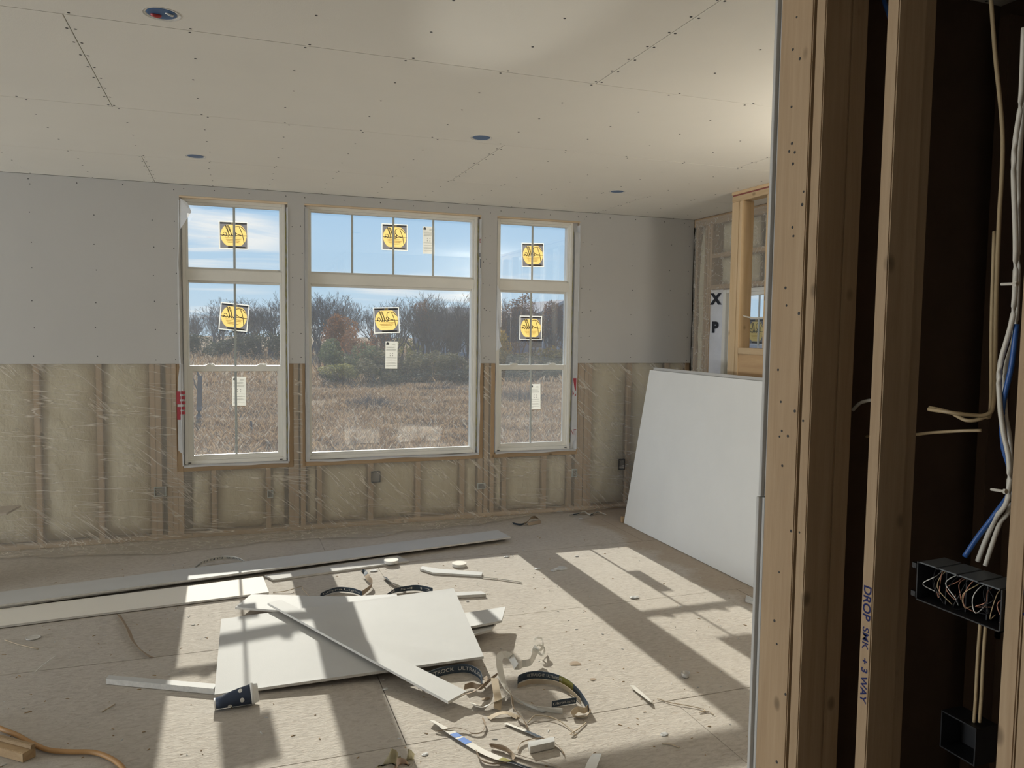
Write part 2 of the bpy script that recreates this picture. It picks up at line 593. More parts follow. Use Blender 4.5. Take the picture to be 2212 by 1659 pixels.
def m_film():
    m, t, out = new_mat('polyethylene_film')
    def turned(scale, rot):
        c = N(t, 'ShaderNodeTexCoord')
        r_ = N(t, 'ShaderNodeMapping')
        r_.inputs['Rotation'].default_value = rot
        L(t, c.outputs['Object'], r_.inputs[0])
        m_ = N(t, 'ShaderNodeMapping')
        m_.inputs['Scale'].default_value = scale
        L(t, r_.outputs[0], m_.inputs[0])
        return m_.outputs[0]
    v1 = turned((1.2, 9, 15), (0, -0.75, 0))
    v2 = turned((1.1, 9, 15), (0, -0.10, 0))
    a = tex(t, v1, 1.0, 3, 0.5, 0.25)
    b = tex(t, v2, 1.0, 3, 0.5, 0.25)
    h = math_node(t, 'ADD', math_node(t, 'MULTIPLY', a, 0.6), math_node(t, 'MULTIPLY', b, 0.5))
    fold_glint = ramp(t, a, [(0.485, 0.0), (0.50, 1.0), (0.515, 0.0)])  # thin opaque streaks painted as highlights along the film's folds
    fold_glint_b = ramp(t, b, [(0.488, 0.0), (0.50, 1.0), (0.512, 0.0)])
    vg = vec(t, (1.4, 1.4, 1.4), rnd=False)
    gate = ramp(t, tex(t, vg, 1.0, 2, 0.5), [(0.42, 0.0), (0.56, 1.0)])
    lines = math_node(t, 'ADD', math_node(t, 'MULTIPLY', fold_glint, gate), math_node(t, 'MULTIPLY', fold_glint_b, math_node(t, 'SUBTRACT', 1.0, gate)))
    bp = N(t, 'ShaderNodeBump', Strength=0.9, Distance=0.03)
    L(t, h, bp.inputs['Height'])
    p = N(t, 'ShaderNodeBsdfPrincipled', Roughness=0.28)
    p.inputs['Base Color'].default_value = (0.68, 0.63, 0.55, 1)
    p.inputs['Specular IOR Level'].default_value = 0.6
    L(t, bp.outputs[0], p.inputs['Normal'])
    tr = N(t, 'ShaderNodeBsdfTransparent')
    mx = N(t, 'ShaderNodeMixShader')
    L(t, math_node(t, 'ADD', math_node(t, 'MULTIPLY', lines, 0.42), 0.33), mx.inputs[0])
    L(t, tr.outputs[0], mx.inputs[1])
    L(t, p.outputs[0], mx.inputs[2])
    L(t, mx.outputs[0], out.inputs[0])
    return m


def m_glass():
    m, t, out = new_mat('window_glass_dusty')
    tr = N(t, 'ShaderNodeBsdfTransparent')
    tr.inputs[0].default_value = (0.97, 0.985, 0.98, 1)
    gl = N(t, 'ShaderNodeBsdfGlossy', Roughness=0.0)
    fr = N(t, 'ShaderNodeFresnel')
    geo = N(t, 'ShaderNodeNewGeometry')      # same index seen from either side of the pane
    L(t, math_node(t, 'SUBTRACT', 1.9, math_node(t, 'MULTIPLY', geo.outputs['Backfacing'], 1.9 - 1 / 1.9)), fr.inputs['IOR'])
    mx = N(t, 'ShaderNodeMixShader')
    L(t, fr.outputs[0], mx.inputs[0])
    L(t, tr.outputs[0], mx.inputs[1])
    L(t, gl.outputs[0], mx.inputs[2])
    df = N(t, 'ShaderNodeBsdfTranslucent')
    df.inputs[0].default_value = (0.8, 0.85, 0.9, 1)
    m2 = N(t, 'ShaderNodeMixShader')
    m2.inputs[0].default_value = 0.025
    L(t, mx.outputs[0], m2.inputs[1])
    L(t, df.outputs[0], m2.inputs[2])
    L(t, m2.outputs[0], out.inputs[0])
    return m


def m_leaf(name, a, b, trans=0.3):
    m, t, out = new_mat(name)
    geo = N(t, 'ShaderNodeNewGeometry')
    c = mixc(t, geo.outputs['Random Per Island'], a, b)
    finish(t, out, c, 0.75, 0.15, None, trans=trans)
    return m


def m_field():
    m, t, out = new_mat('dry_field_soil')
    geo = N(t, 'ShaderNodeNewGeometry')
    big = tex(t, geo.outputs['Position'], 0.12, 5, 0.6)
    mid = tex(t, geo.outputs['Position'], 1.4, 6, 0.7)
    c = mixc(t, ramp(t, big, [(0.35, 0), (0.65, 1)]), (0.27, 0.185, 0.11), (0.36, 0.255, 0.145))
    c = mixc(t, ramp(t, mid, [(0.4, 0), (0.65, 0.6)]), c, (0.42, 0.32, 0.20))
    c = mixc(t, ramp(t, mid, [(0.3, 0.6), (0.45, 0)]), c, (0.19, 0.135, 0.09))
    finish(t, out, c, 0.95, 0.05, mid, 0.3, 1.0)
    return m


M['floor'] = m_floor()
M['batt'] = m_batt()
M['film'] = m_film()
M['glass'] = m_glass()
M['field'] = m_field()
M['bark'] = plain('bark_grey', (0.115, 0.105, 0.10), 0.9, 0.1, 0.2, 3.0)
M['bark_pale'] = plain('bark_pale', (0.21, 0.19, 0.17), 0.9, 0.1, 0.2, 3.0)
M['leaf_green'] = m_leaf('leaf_grey_green', (0.10, 0.13, 0.06), (0.20, 0.21, 0.10))
M['leaf_olive'] = m_leaf('leaf_olive', (0.10, 0.10, 0.05), (0.21, 0.18, 0.09))
M['leaf_dark'] = m_leaf('leaf_dark', (0.05, 0.06, 0.04), (0.12, 0.12, 0.07))
M['leaf_rust'] = m_leaf('leaf_rust', (0.22, 0.09, 0.04), (0.36, 0.18, 0.08))
M['leaf_gold'] = m_leaf('leaf_gold', (0.38, 0.24, 0.05), (0.50, 0.36, 0.10))
M['leaf_brown'] = m_leaf('leaf_brown', (0.15, 0.09, 0.07), (0.24, 0.15, 0.11))
M['leaf_yellow'] = m_leaf('leaf_yellow_green', (0.26, 0.25, 0.07), (0.40, 0.36, 0.12))
M['straw_a'] = m_leaf('straw_tan', (0.34, 0.225, 0.12), (0.48, 0.335, 0.19))
M['straw_b'] = m_leaf('straw_brown', (0.20, 0.125, 0.07), (0.31, 0.20, 0.11))
M['straw_c'] = m_leaf('straw_pale', (0.42, 0.35, 0.26), (0.55, 0.47, 0.36))
M['siding'] = plain('house_siding_blue_grey', (0.24, 0.28, 0.33), 0.8, 0.2, 0.05)
M['siding_pale'] = plain('house_trim_pale', (0.45, 0.46, 0.47), 0.8, 0.2, 0.05)
M['shingle'] = plain('roof_shingles_dark', (0.17, 0.18, 0.20), 0.9, 0.1, 0.1)
M['shingle_pale'] = plain('roof_shingles_grey', (0.26, 0.26, 0.27), 0.9, 0.1, 0.1)
M['pane_dark'] = plain('house_window_dark', (0.04, 0.05, 0.06), 0.1, 0.6, 0.0)
# ------------------------------------------------------------------ floor
XL, XR, YB, YR = -8.7, 4.18, 0.0, -8.2          # inside faces of the shell
floor = empty('floor', (0, -3, 0), kind='structure')
MB().box(XL - .2, XR + .2, YR - .2, .17, -.06, -.019).build('floor_deck', M['dark_wall'], floor)
y1 = .11
row = 0
while y1 > YR - .1:
    y0 = y1 - 1.22
    x0 = (.95 if row == 1 else .645 + (1.22 if row % 2 else 0)) - 2.44 * 5
    while x0 < XR + .1:
        a, b = max(x0, XL - .1), min(x0 + 2.44, XR + .1)
        if b - a > .05:
            dz = random.uniform(-.0012, 0)
            MB().box(a + (.0015 if row == 2 else .0007), b - (.0015 if row == 2 else .0007), y0 + .0018, y1 - .0018, -.018, dz).build('subfloor_panel', M['floor'], floor, bevel=.0012)
        x0 += 2.44
    y1 = y0
    row += 1

# ------------------------------------------------------------------ ceiling with four can light openings
ceiling = empty('ceiling', (0, -3, H), kind='structure')
MB().box(XL - .2, XR + .2, YR - .2, .17, H + .17, H + .25).build('ceiling_deck', M['dark_wall'], ceiling)
CANS = [(-.214, -3.49), (1.338, -2.251), (-.198, -1.086), (2.811, -1.052)]
CAN_R = .053
rows = [(0.0, -.957, -.525), (-.957, -2.140, 1.515), (-2.140, -3.362, -.54), (-3.362, -4.58, 1.51), (-4.58, -5.80, -.54), (-5.80, -7.02, 1.51), (-7.02, YR, -.5)]
scr = MB()


def dot(mb, p, nrm, r=.0052, n=7, t=.0006):
    """little recessed screw head: a shallow disc"""
    nrm = Vector(nrm)
    a = nrm.orthogonal().normalized()
    b = nrm.cross(a)
    ring = [Vector(p) + a * (r * math.cos(2 * PI * k / n)) + b * (r * math.sin(2 * PI * k / n)) for k in range(n)]
    mb.hexa([q + nrm * t for q in ring], [q - nrm * t for q in ring])


for (ya, yb, bx) in rows:
    x0 = bx - 3.66 * 3
    while x0 < XR:
        a, b = max(x0, XL), min(x0 + 3.66, XR)
        if b - a > .05:
            holes = []
            for cx, cy in CANS:
                if a < cx < b and yb < cy < ya:
                    holes.append([(cx + CAN_R * math.cos(2 * PI * k / 28) * (1 + .03 * math.sin(k * 2.3)), cy - CAN_R * math.sin(2 * PI * k / 28)) for k in range(28)])
            g = .0020
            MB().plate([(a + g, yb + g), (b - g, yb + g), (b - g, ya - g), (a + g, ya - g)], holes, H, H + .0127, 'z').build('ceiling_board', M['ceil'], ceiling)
            # screws: along both butt ends and along the joists between
            for e, s_ in ((x0, 1), (x0 + 3.66, -1)):
                if -4 < e < XR and ya > -6:
                    yy = ya - .03
                    while yy > yb:
                        dot(scr, (e + s_ * .014 + random.uniform(-.003, .003), yy, H - .0003), (0, 0, -1))
                        yy -= .15
            k = 1
            while k < 9:
                xx = x0 + k * .4067
                k += 1
                if -4 < xx < XR and ya > -6:
                    for q in range(5):
                        yy = ya - .02 - q * (ya - yb - .04) / 4
                        xs_ = xx + random.uniform(-.012, .012)
                        if all(math.hypot(xs_ - c[0], yy - c[1]) > .07 for c in CANS):
                            dot(scr, (xs_, yy, H - .0003), (0, 0, -1))
        x0 += 3.66
scr.build('screw_head', M['screw'], ceiling, kind='stuff')
for k in range(20):                                   # roof joists that the boards hang from
    xx = -8.6 + k * .66
    if all(abs(xx - c[0]) > .12 for c in CANS):
        MB().box(xx - .019, xx + .019, YR, 0, H + .014, H + .17).build('joist', M['wood_y'], ceiling)

# ------------------------------------------------------------------ back wall (faces the camera) with three window openings
RO = [(-.36, .435), (.565, 2.05), (2.195, 2.985)]
ZS, ZT, ZB = .568, 2.656, 1.374                       # sill, head, lower edge of the upper boards
wb = empty('wall_back', (0, .07, 0), kind='structure')
YS0, YS1 = .0127, .152                                # 2x6 studs


def outline(x0, x1):
    """upper board outline with the notches of the windows it spans"""
    pts = [(x0, ZB)]
    for a, b in RO:
        if x0 < a and b < x1:
            pts += [(a, ZB), (a, ZT), (b, ZT), (b, ZB)]
    pts += [(x1, ZB), (x1, H - .002), (x0, H - .002)]
    return pts


scr = MB()
for xa_, xb_ in ((XL, -5.3), (-5.298, -1.752)):
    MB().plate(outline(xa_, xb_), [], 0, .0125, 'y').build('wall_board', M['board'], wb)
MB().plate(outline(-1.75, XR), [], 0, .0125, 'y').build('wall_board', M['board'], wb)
for xx in [-1.35, -.94, -.545, -.395, .468, .538, 2.078, 2.105, 2.135, 3.02, 3.10, 3.53, 3.93, 4.13]:
    for q in range(7):
        zz = ZB + .04 + q * .212 + random.uniform(-.02, .02)
        if zz < H - .06 and not (xx == 2.105 and q % 2) and not any(a - .012 < xx < b + .012 for a, b in RO):
            dot(scr, (xx + random.uniform(-.008, .008), -.0002, zz), (0, -1, 0), .004)
for a, b in [(-1.35, -.42), (-.33, .42), (.58, 2.04), (2.21, 2.97), (3.05, 4.1)]:
    n = max(3, int((b - a) / .25))
    for k in range(n + 1):
        dot(scr, (a + (b - a) * k / n + random.uniform(-.03, .03), -.0002, H - .038 + random.uniform(-.008, .008)), (0, -1, 0), .004)
scr.build('screw_head', M['screw'], wb, kind='stuff')

full = [-8.69, -5.19, -4.78, -4.37, -3.96, -3.55, -3.14, -2.73, -2.32, -1.765, -1.365, -.955, -.592, -.552, -.476, -.437, -.398,
        .435, .4735, .527, 2.05, 2.101, 2.157, 2.985, 3.0235, 3.068, 3.1065, 3.515, 3.92, 4.141]
for xx in full:
    MB().box(xx, xx + .038, YS0, YS1, .039, H - .077).build('stud', M['wood_z'], wb, bevel=.002)
for xx in [-.157, .254, .658, 1.083, 1.49, 1.885, 2.275, 2.662, 2.912]:
    MB().box(xx, xx + .038, YS0, YS1, .039, .529).build('cripple_stud', M['wood_z'], wb, bevel=.002)
for a, b in RO:
    MB().box(a, b, YS0, YS1, .530, ZS).build('rough_sill', M['wood_x'], wb, bevel=.002)
    MB().box(a, b, YS0 + .0005, YS1, ZT, H - .077).build('header', M['wood_x'], wb)
for x0, x1 in ((XL, -5.2), (-5.2, -2.2), (-2.2, 1.3), (1.3, XR)):
    MB().box(x0 + .001, x1 - .001, YS0, YS1, 0, .038).build('bottom_plate', M['wood_x'], wb, bevel=.002)
    MB().box(x0 + .001, x1 - .001, YS0, YS1, H - .076, H - .001).build('top_plate', M['wood_x'], wb)
# outer sheathing
MB().plate([(XL - .2, -.8), (XR + .2, -.8), (XR + .2, H + .25), (XL - .2, H + .25)],
           [[(a, .584), (b, .584), (b, 2.641), (a, 2.641)] for a, b in ((-.343, .413), (.584, 2.024), (2.211, 2.930))], YS1 + .001, YS1 + .014, 'y').build('sheathing', M['concrete'], wb)


def batt(parent, u0, u1, z0, z1, face, depth=.09, axis='y', sgn=1):
    """pillow of fibreglass: bulging front, tucked edges.  axis: the way it faces"""
    nu, nz_ = 9, max(6, int((z1 - z0) / .09))
    vs, fs = [], []
    ph = random.uniform(0, 50)
    for back in (0, 1):
        for j in range(nz_ + 1):
            for i in range(nu + 1):
                s_, t_ = i / nu, j / nz_
                edge = (1 - abs(2 * s_ - 1) ** 4) * (1 - abs(2 * t_ - 1) ** 12)
                d = face + .042 - .042 * edge + .014 * noise.noise(Vector((s_ * 3 + ph, t_ * 6 * (z1 - z0), ph)))
                if back:
                    d = face + depth + .02
                u = u0 + (u1 - u0) * (s_ + .02 * noise.noise(Vector((ph, t_ * 8, 3))) * (1 if 0 < i < nu else 0))
                z = z0 + (z1 - z0) * t_
                vs.append((u, d * sgn, z) if axis == 'y' else (d, u, z))
    m = nu + 1
    tot = m * (nz_ + 1)
    for j in range(nz_):
        for i in range(nu):
            q = (j * m + i, j * m + i + 1, (j + 1) * m + i + 1, (j + 1) * m + i)
            fs.append(q)
            fs.append(tuple(tot + k for k in reversed(q)))
    rim = [i for i in range(m)] + [j * m + nu for j in range(1, nz_ + 1)] + [nz_ * m + i for i in range(nu - 1, -1, -1)] + [j * m for j in range(nz_ - 1, 0, -1)]
    for k in range(len(rim)):
        a, b = rim[k], rim[(k + 1) % len(rim)]
        fs.append((a, b, tot + b, tot + a))
    return MB().add(vs, fs).build('insulation_batt', M['batt'], parent, smooth=True)


edges = sorted(full)
for a, b in zip(edges[:-1], edges[1:]):
    lo, hi = a + .04, b - .002
    if hi - lo < .06 or any(hi > r[0] and lo < r[1] for r in RO):
        continue
    batt(wb, lo, hi, .05, 1.55, .022)
for lo, hi in [(-.30, -.16), (-.115, .252), (.294, .40), (.585, .655), (.70, 1.08), (1.125, 1.487), (1.53, 1.88), (1.925, 2.04), (2.215, 2.272), (2.316, 2.66), (2.703, 2.908)]:
    batt(wb, lo, hi, .05, .525, .024)


def film(name, parent, u0, u1, z1, cut, axis='y', face=.006, flap=True, step=.035, sgn=-1):
    """vapour film stretched over studs and batts, loose along the floor"""
    nu = int((u1 - u0) / step)
    prof = [(z1 - k * step, 0.0) for k in range(int((z1 - .03) / step) + 1)]
    nflat = len(prof)
    if flap:
        prof += [(.035, -.012), (.022, -.04)] + [(.010, -.04 - .032 * k) for k in range(1, 13)]
    vs, fs = [], []
    for i in range(nu + 1):
        u = u0 + (u1 - u0) * i / nu
        ln = .55 + .45 * noise.noise(Vector((u * .9, 7.7, 0))) + .15 * noise.noise(Vector((u * 4, 1.7, 0)))
        if axis == 'y' and u > 2.0:
            ln *= max(.25, 1 - (u - 2.0) * 1.2)
        for j, (z, d) in enumerate(prof):
            w = .012 * abs(noise.noise(Vector((u * 3 + z * 4, z * 3 - u * 2.0, 1.3)))) + .006 * abs(noise.noise(Vector((u * 9, z * 9, 4))))
            w += .010 * max(0, noise.noise(Vector(((u + z * 1.1) * 7.0, (z - u) * 1.0, 9.3))))
            dd = d * ln * 1.25
            zz = z
            if j >= nflat:
                zz = z + (.018 * max(0, noise.noise(Vector((u * 1.6, dd * 16, 2.2)))) + .012 * abs(noise.noise(Vector((u * 2.5, dd * 22, 8))))) * (1 if j > nflat + 1 else .3)
                w = 0
            if axis == 'y':
                vs.append((u, face - w + dd, max(.003, zz)))
            else:
                vs.append((face - w + dd, u, max(.003, zz)))
    m = len(prof)
    for i in range(nu):
        for j in range(m - 1):
            c = [vs[q] for q in (i * m + j, (i + 1) * m + j, (i + 1) * m + j + 1, i * m + j + 1)]
            uc = sum(p[0 if axis == 'y' else 1] for p in c) / 4
            zc = sum(p[2] for p in c) / 4
            if any(a < uc < b and za < zc < zb for a, b, za, zb in cut):
                continue
            fs.append((i * m + j, (i + 1) * m + j, (i + 1) * m + j + 1, i * m + j + 1))
    used = sorted({q for f in fs for q in f})
    mp_ = {q: k for k, q in enumerate(used)}
    return MB().add([vs[q] for q in used], [tuple(mp_[q] for q in f) for f in fs]).build(name, M['film'], parent, smooth=True)


film('vapor_film', wb, -5.0, 4.12, 1.372, [(a - .03, b + .03, ZS - .035, 3) for a, b in RO])

# ------------------------------------------------------------------ windows
YG = .09                                             # glass plane


def bars(mb, x0, x1, z0, z1, w, y0, y1):
    """rectangular frame of four bars; w = (left, right, bottom, top)"""
    l, r, b, t = w
    mb.box(x0, x0 + l, y0, y1, z0, z1).box(x1 - r, x1, y0, y1, z0, z1)
    mb.box(x0 + l, x1 - r, y0, y1, z0, z0 + b).box(x0 + l, x1 - r, y0, y1, z1 - t, z1)
    return mb


def make_window(name, u0, u1, kind, muntins, axis='y', face=0.0, tr=lambda q: q):
    """u0..u1 outer frame; glass lines measured from the photograph"""
    w = empty(name, tr(((u0 + u1) / 2, YG, ZS)), kind='structure')
    MBt = lambda: MB()

    def B(mb, nm, mat, par=None, **kw):
        mb.v = [tuple(tr(p)) for p in mb.v]
        return mb.build(nm, M[mat], par or w, **kw)
    z0, z1 = .580, 2.645
    # outer frame with stepped profile
    f = bars(MB(), u0, u1, z0, z1, (.026, .026, .030, .026), .034, .150)
    B(f, 'window_frame', 'vinyl', bevel=.003)
    f = bars(MB(), u0 + .026, u1 - .026, z0 + .03, z1 - .026, (.012, .012, .012, .012), .052, .140)
    B(f, 'inner_stop', 'vinyl', bevel=.002)
    B(MB().box(u0 + .026, u1 - .026, .040, .145, 2.020, 2.106), 'transom_rail', 'vinyl', bevel=.003)
    gx0, gx1 = u0 + .036, u1 - .036
    # transom sash
    s = B(bars(MB(), u0 + .026, u1 - .026, 2.106, 2.62, (.016, .016, .016, .018), .066, .112), 'transom_sash', 'vinyl', bevel=.002)
    B(MB().box(gx0 + .004, gx1 - .004, YG - .002, YG + .002, 2.116, 2.608), 'glass_pane', 'glass', s)
    for mx in muntins:
        B(MB().box(mx - .009, mx + .009, YG + .004, YG + .012, 2.118, 2.608), 'muntin', 'muntin', s, bevel=.002)
    if kind == 'hung':
        s = B(bars(MB(), u0 + .026, u1 - .026, 1.330, 2.020, (.016, .016, .026, .016), .092, .120), 'upper_sash', 'vinyl', bevel=.002)
        B(MB().box(gx0 + .004, gx1 - .004, YG - .002 + .014, YG + .002 + .014, 1.350, 2.008), 'glass_pane', 'glass', s)
        for mx in muntins:
            B(MB().box(mx - .009, mx + .009, YG + .018, YG + .026, 1.352, 2.008), 'muntin', 'muntin', s, bevel=.002)
        s = B(bars(MB(), u0 + .026, u1 - .026, .612, 1.356, (.038, .038, .036, .046), .060, .090), 'lower_sash', 'vinyl', bevel=.003)
        B(MB().box(u0 + .06, u1 - .06, .074, .078, .644, 1.314), 'glass_pane', 'glass', s)
        for mx in muntins:
            B(MB().box(mx - .009, mx + .009, .080, .087, .647, 1.312), 'muntin', 'muntin', s, bevel=.002)
        for k in (.25, .76):
            lx = u0 + (u1 - u0) * k
            lt = MB().box(lx - .035, lx + .035, .062, .088, 1.356, 1.362).tube([(lx - .02, .064, 1.366), (lx + .012, .058, 1.368), (lx + .03, .05, 1.364)], .006, 6)
            B(lt, 'sash_lock', 'vinyl')
        for k in (.03, .93):
            B(MB().box(u0 + (u1 - u0) * k, u0 + (u1 - u0) * k + .022, .030, .034, .590, .596), 'weep_cover', 'box_black')
    else:
        s = B(bars(MB(), u0 + .026, u1 - .026, .612, 2.020, (.016, .016, .020, .018), .066, .112), 'picture_sash', 'vinyl', bevel=.003)
        B(MB().box(gx0 + .004, gx1 - .004, YG - .002, YG + .002, .630, 2.006), 'glass_pane', 'glass', s)
    return w


make_window('window_1', -.347, .417, 'hung', [.033])
make_window('window_2', .580, 2.028, 'fixed', [.957, 1.302, 1.647])
make_window('window_3', 2.207, 2.934, 'hung', [2.563])

# wood and wrap round the openings
for k, (a, b) in enumerate(RO):
    tr_ = empty('trim_%d' % (k + 1), ((a + b) / 2, .03, ZS), kind='structure')
    MB().box(a, b, -.001, .034, ZT - .0145, ZT - .001).build('head_shim', M['pale_x'], tr_, bevel=.001)

    # wrinkled flaps of house wrap turned in at the jambs
    def flap(x, z0, z1, y0, y1, wob=.006, n=26, out=0):
        vs, fs = [], []
        for j in range(n + 1):
            z = z0 + (z1 - z0) * j / n
            for i in range(5):
                t_ = i / 4
                yy = y0 + (y1 - y0) * t_
                vs.append((x + wob * noise.noise(Vector((z * 5, t_ * 2, x * 9))) + out * (1 - t_) ** 2 * (.6 + .5 * noise.noise(Vector((z * 2.3, 3, x)))), yy + .008 * noise.noise(Vector((z * 7, t_, 2))), z))
        for j in range(n):
            for i in range(4):
                fs.append((j * 5 + i, j * 5 + i + 1, j * 5 + 6 + i, j * 5 + 5 + i))
        return MB().add(vs, fs).build('wrap_flap', M['wrap'], tr_, smooth=True)
    flap(a + .006, .575, 2.62, -.012 if k != 2 else .0, .05, .005, out=-.03 if k == 0 else -.006)
    flap(b - .006, .575, 2.62, -.004, .05, .005, out=.012)
    for xa_, xb_ in ((a + .001, (-.347, .580, 2.207)[k] - .001), ((.417, 2.028, 2.934)[k] + .001, b - .001)):
        if xb_ - xa_ > .004:
            MB().box(xa_, xb_, .046, .048, .575, 2.645).build('wrap_return', M['wrap'], tr_)
    # sill strip of wrap, wavy lower edge
    vs, fs = [], []
    n = 40
    for i in range(n + 1):
        x = a + .005 + (b - a - .01) * i / n
        top = .578 + (.012 if k == 1 else .004) * noise.noise(Vector((x * 3, 1, k)))
        dz = .012 + .010 * noise.noise(Vector((x * 4, 5, k)))
        vs += [(x, .036, top + .002), (x, -.006, top), (x, -.010, top - dz)]
    for i in range(n):
        for j in range(2):
            fs.append((i * 3 + j, i * 3 + 3 + j, i * 3 + 4 + j, i * 3 + 1 + j))
    MB().add(vs, fs).build('sill_wrap', M['wrap'], tr_, smooth=True)
    # bead of foam beside the frame
    ux = (.417, 2.028, 2.934)[k]
    MB().tube([(ux + .006 + .002 * math.sin(z * 31), .05, z) for z in np.linspace(.59, 2.6, 40)], [.006 + .002 * math.sin(q * 2.7) for q in range(40)], 6).build('foam_bead', M['foam'], tr_, smooth=True)
trims = [o for o in COL.objects if o.name.startswith('trim_')]


def patch(name, pts, mat, parent):
    mb = MB().add([tuple(p) for p in pts], [tuple(range(len(pts)))])
    return mb.build(name, M[mat], parent)


# loose wrap tongue left of the first window with red letters
W1 = trims[0]


def sheet_patch(name, poly, y, mat, parent, thick=.0008, wob=.004):
    """thin loose sheet hanging in front of the wall, outline in (x, z)"""
    mb = MB().plate(poly, [], y - thick, y, 'y')
    return mb.build(name, M[mat], parent)


sheet_patch('wrap_flap', [(-.392, .70), (-.352, .66), (-.350, 1.37), (-.372, 1.37), (-.388, 1.25), (-.394, 1.0)], -.004, 'wrap', W1)
lt = MB()
for body, zc in (('E', 1.105), ('F', .985)):
    text_on(lt, body, .13, (-.371, -.0056, zc), (1, 0, 0), (0, 0, 1), offset=.006)
lt.build('wrap_lettering', M['red_print'], W1)
# folded-down corner at the top left of window 1
c = [(-.356, -.004, 2.635), (-.354, -.010, 2.40), (-.272, -.045, 2.53), (-.30, -.025, 2.60)]
patch('wrap_corner', c, 'wrap', W1)
W3 = trims[2]
sheet_patch('wrap_flap', [(2.935, .62), (2.968, .66), (2.984, .74), (2.982, 1.37), (2.988, 2.55), (2.940, 2.56), (2.942, 1.4), (2.94, 1.0)], .004, 'wrap', W3)
lt = MB().plate([(2.944, 1.235), (2.978, 1.235), (2.976, 1.115), (2.962, 1.14)], [], .0022, .0032, 'y')
lt.plate([(2.942, 1.125), (2.957, 1.09), (2.944, 1.075)], [], .0022, .0032, 'y').plate([(2.963, 1.075), (2.977, 1.095), (2.975, 1.072)], [], .0022, .0032, 'y')
text_on(lt, 'NT', .075, (2.957, .0022, .735), (.55, 0, 0), (0, 0, 1))
lt.build('wrap_lettering', M['red_print'], W3)
patch('wrap_corner', [(2.196, -.004, 1.97), (2.235, -.012, 1.62), (2.218, -.02, 1.60), (2.243, -.02, 1.52), (2.196, -.004, 1.48)], 'wrap', W3)
patch('wrap_corner', [(2.196, -.003, 2.06), (2.228, -.016, 2.0), (2.238, -.018, 1.70), (2.205, -.01, 1.66)], 'wrap', W3)
W2 = trims[1]
sheet_patch('wrap_flap', [(2.032, 2.13), (2.047, 2.15), (2.050, 2.60), (2.036, 2.62)], -.002, 'wrap', W2)
lt = text_on(MB(), 'PL', .05, (2.041, -.0042, 2.44), (0, 0, 1), (-.45, 0, 0))
lt.build('wrap_lettering', M['red_print'], W2)
MB().box(2.034, 2.042, -.0046, -.0036, 2.295, 2.33).box(2.040, 2.047, -.0046, -.0036, 2.20, 2.28).build('wrap_print', M['grey_print'], W2)
sheet_patch('wrap_flap', [(.566, .578), (.598, .582), (.596, 1.4), (.590, 2.0), (.592, 2.62), (.568, 2.63)], -.003, 'wrap', W2)
sheet_patch('wrap_flap', [(2.030, .60), (2.046, .62), (2.044, 1.2), (2.048, 1.6), (2.044, 2.12), (2.032, 2.12), (2.034, 1.1)], .0, 'wrap', W2)


# ------------------------------------------------------------------ stickers and rating labels on the glass (seen from behind)
def strokes_pella():
    """handwritten word as strokes, mirrored as seen from indoors; unit square about the centre"""
    P = [[(-.36, -.34), (-.30, .0), (-.20, .26)], [(-.40, .12), (-.25, .27), (-.06, .26), (-.02, .12), (-.14, .0), (-.27, -.03)],
         [(-.10, -.05), (.0, .0), (.0, .08), (-.06, .06), (-.07, -.06), (.0, -.09), (.06, -.02)],
         [(.06, -.02), (.17, .22), (.20, .30), (.14, .24), (.08, -.06), (.12, -.08)],
         [(.14, -.04), (.25, .22), (.28, .30), (.22, .24), (.16, -.06), (.21, -.08)],
         [(.36, .04), (.28, .06), (.24, -.02), (.28, -.08), (.36, .0), (.35, -.06), (.42, -.05)]]
    return P


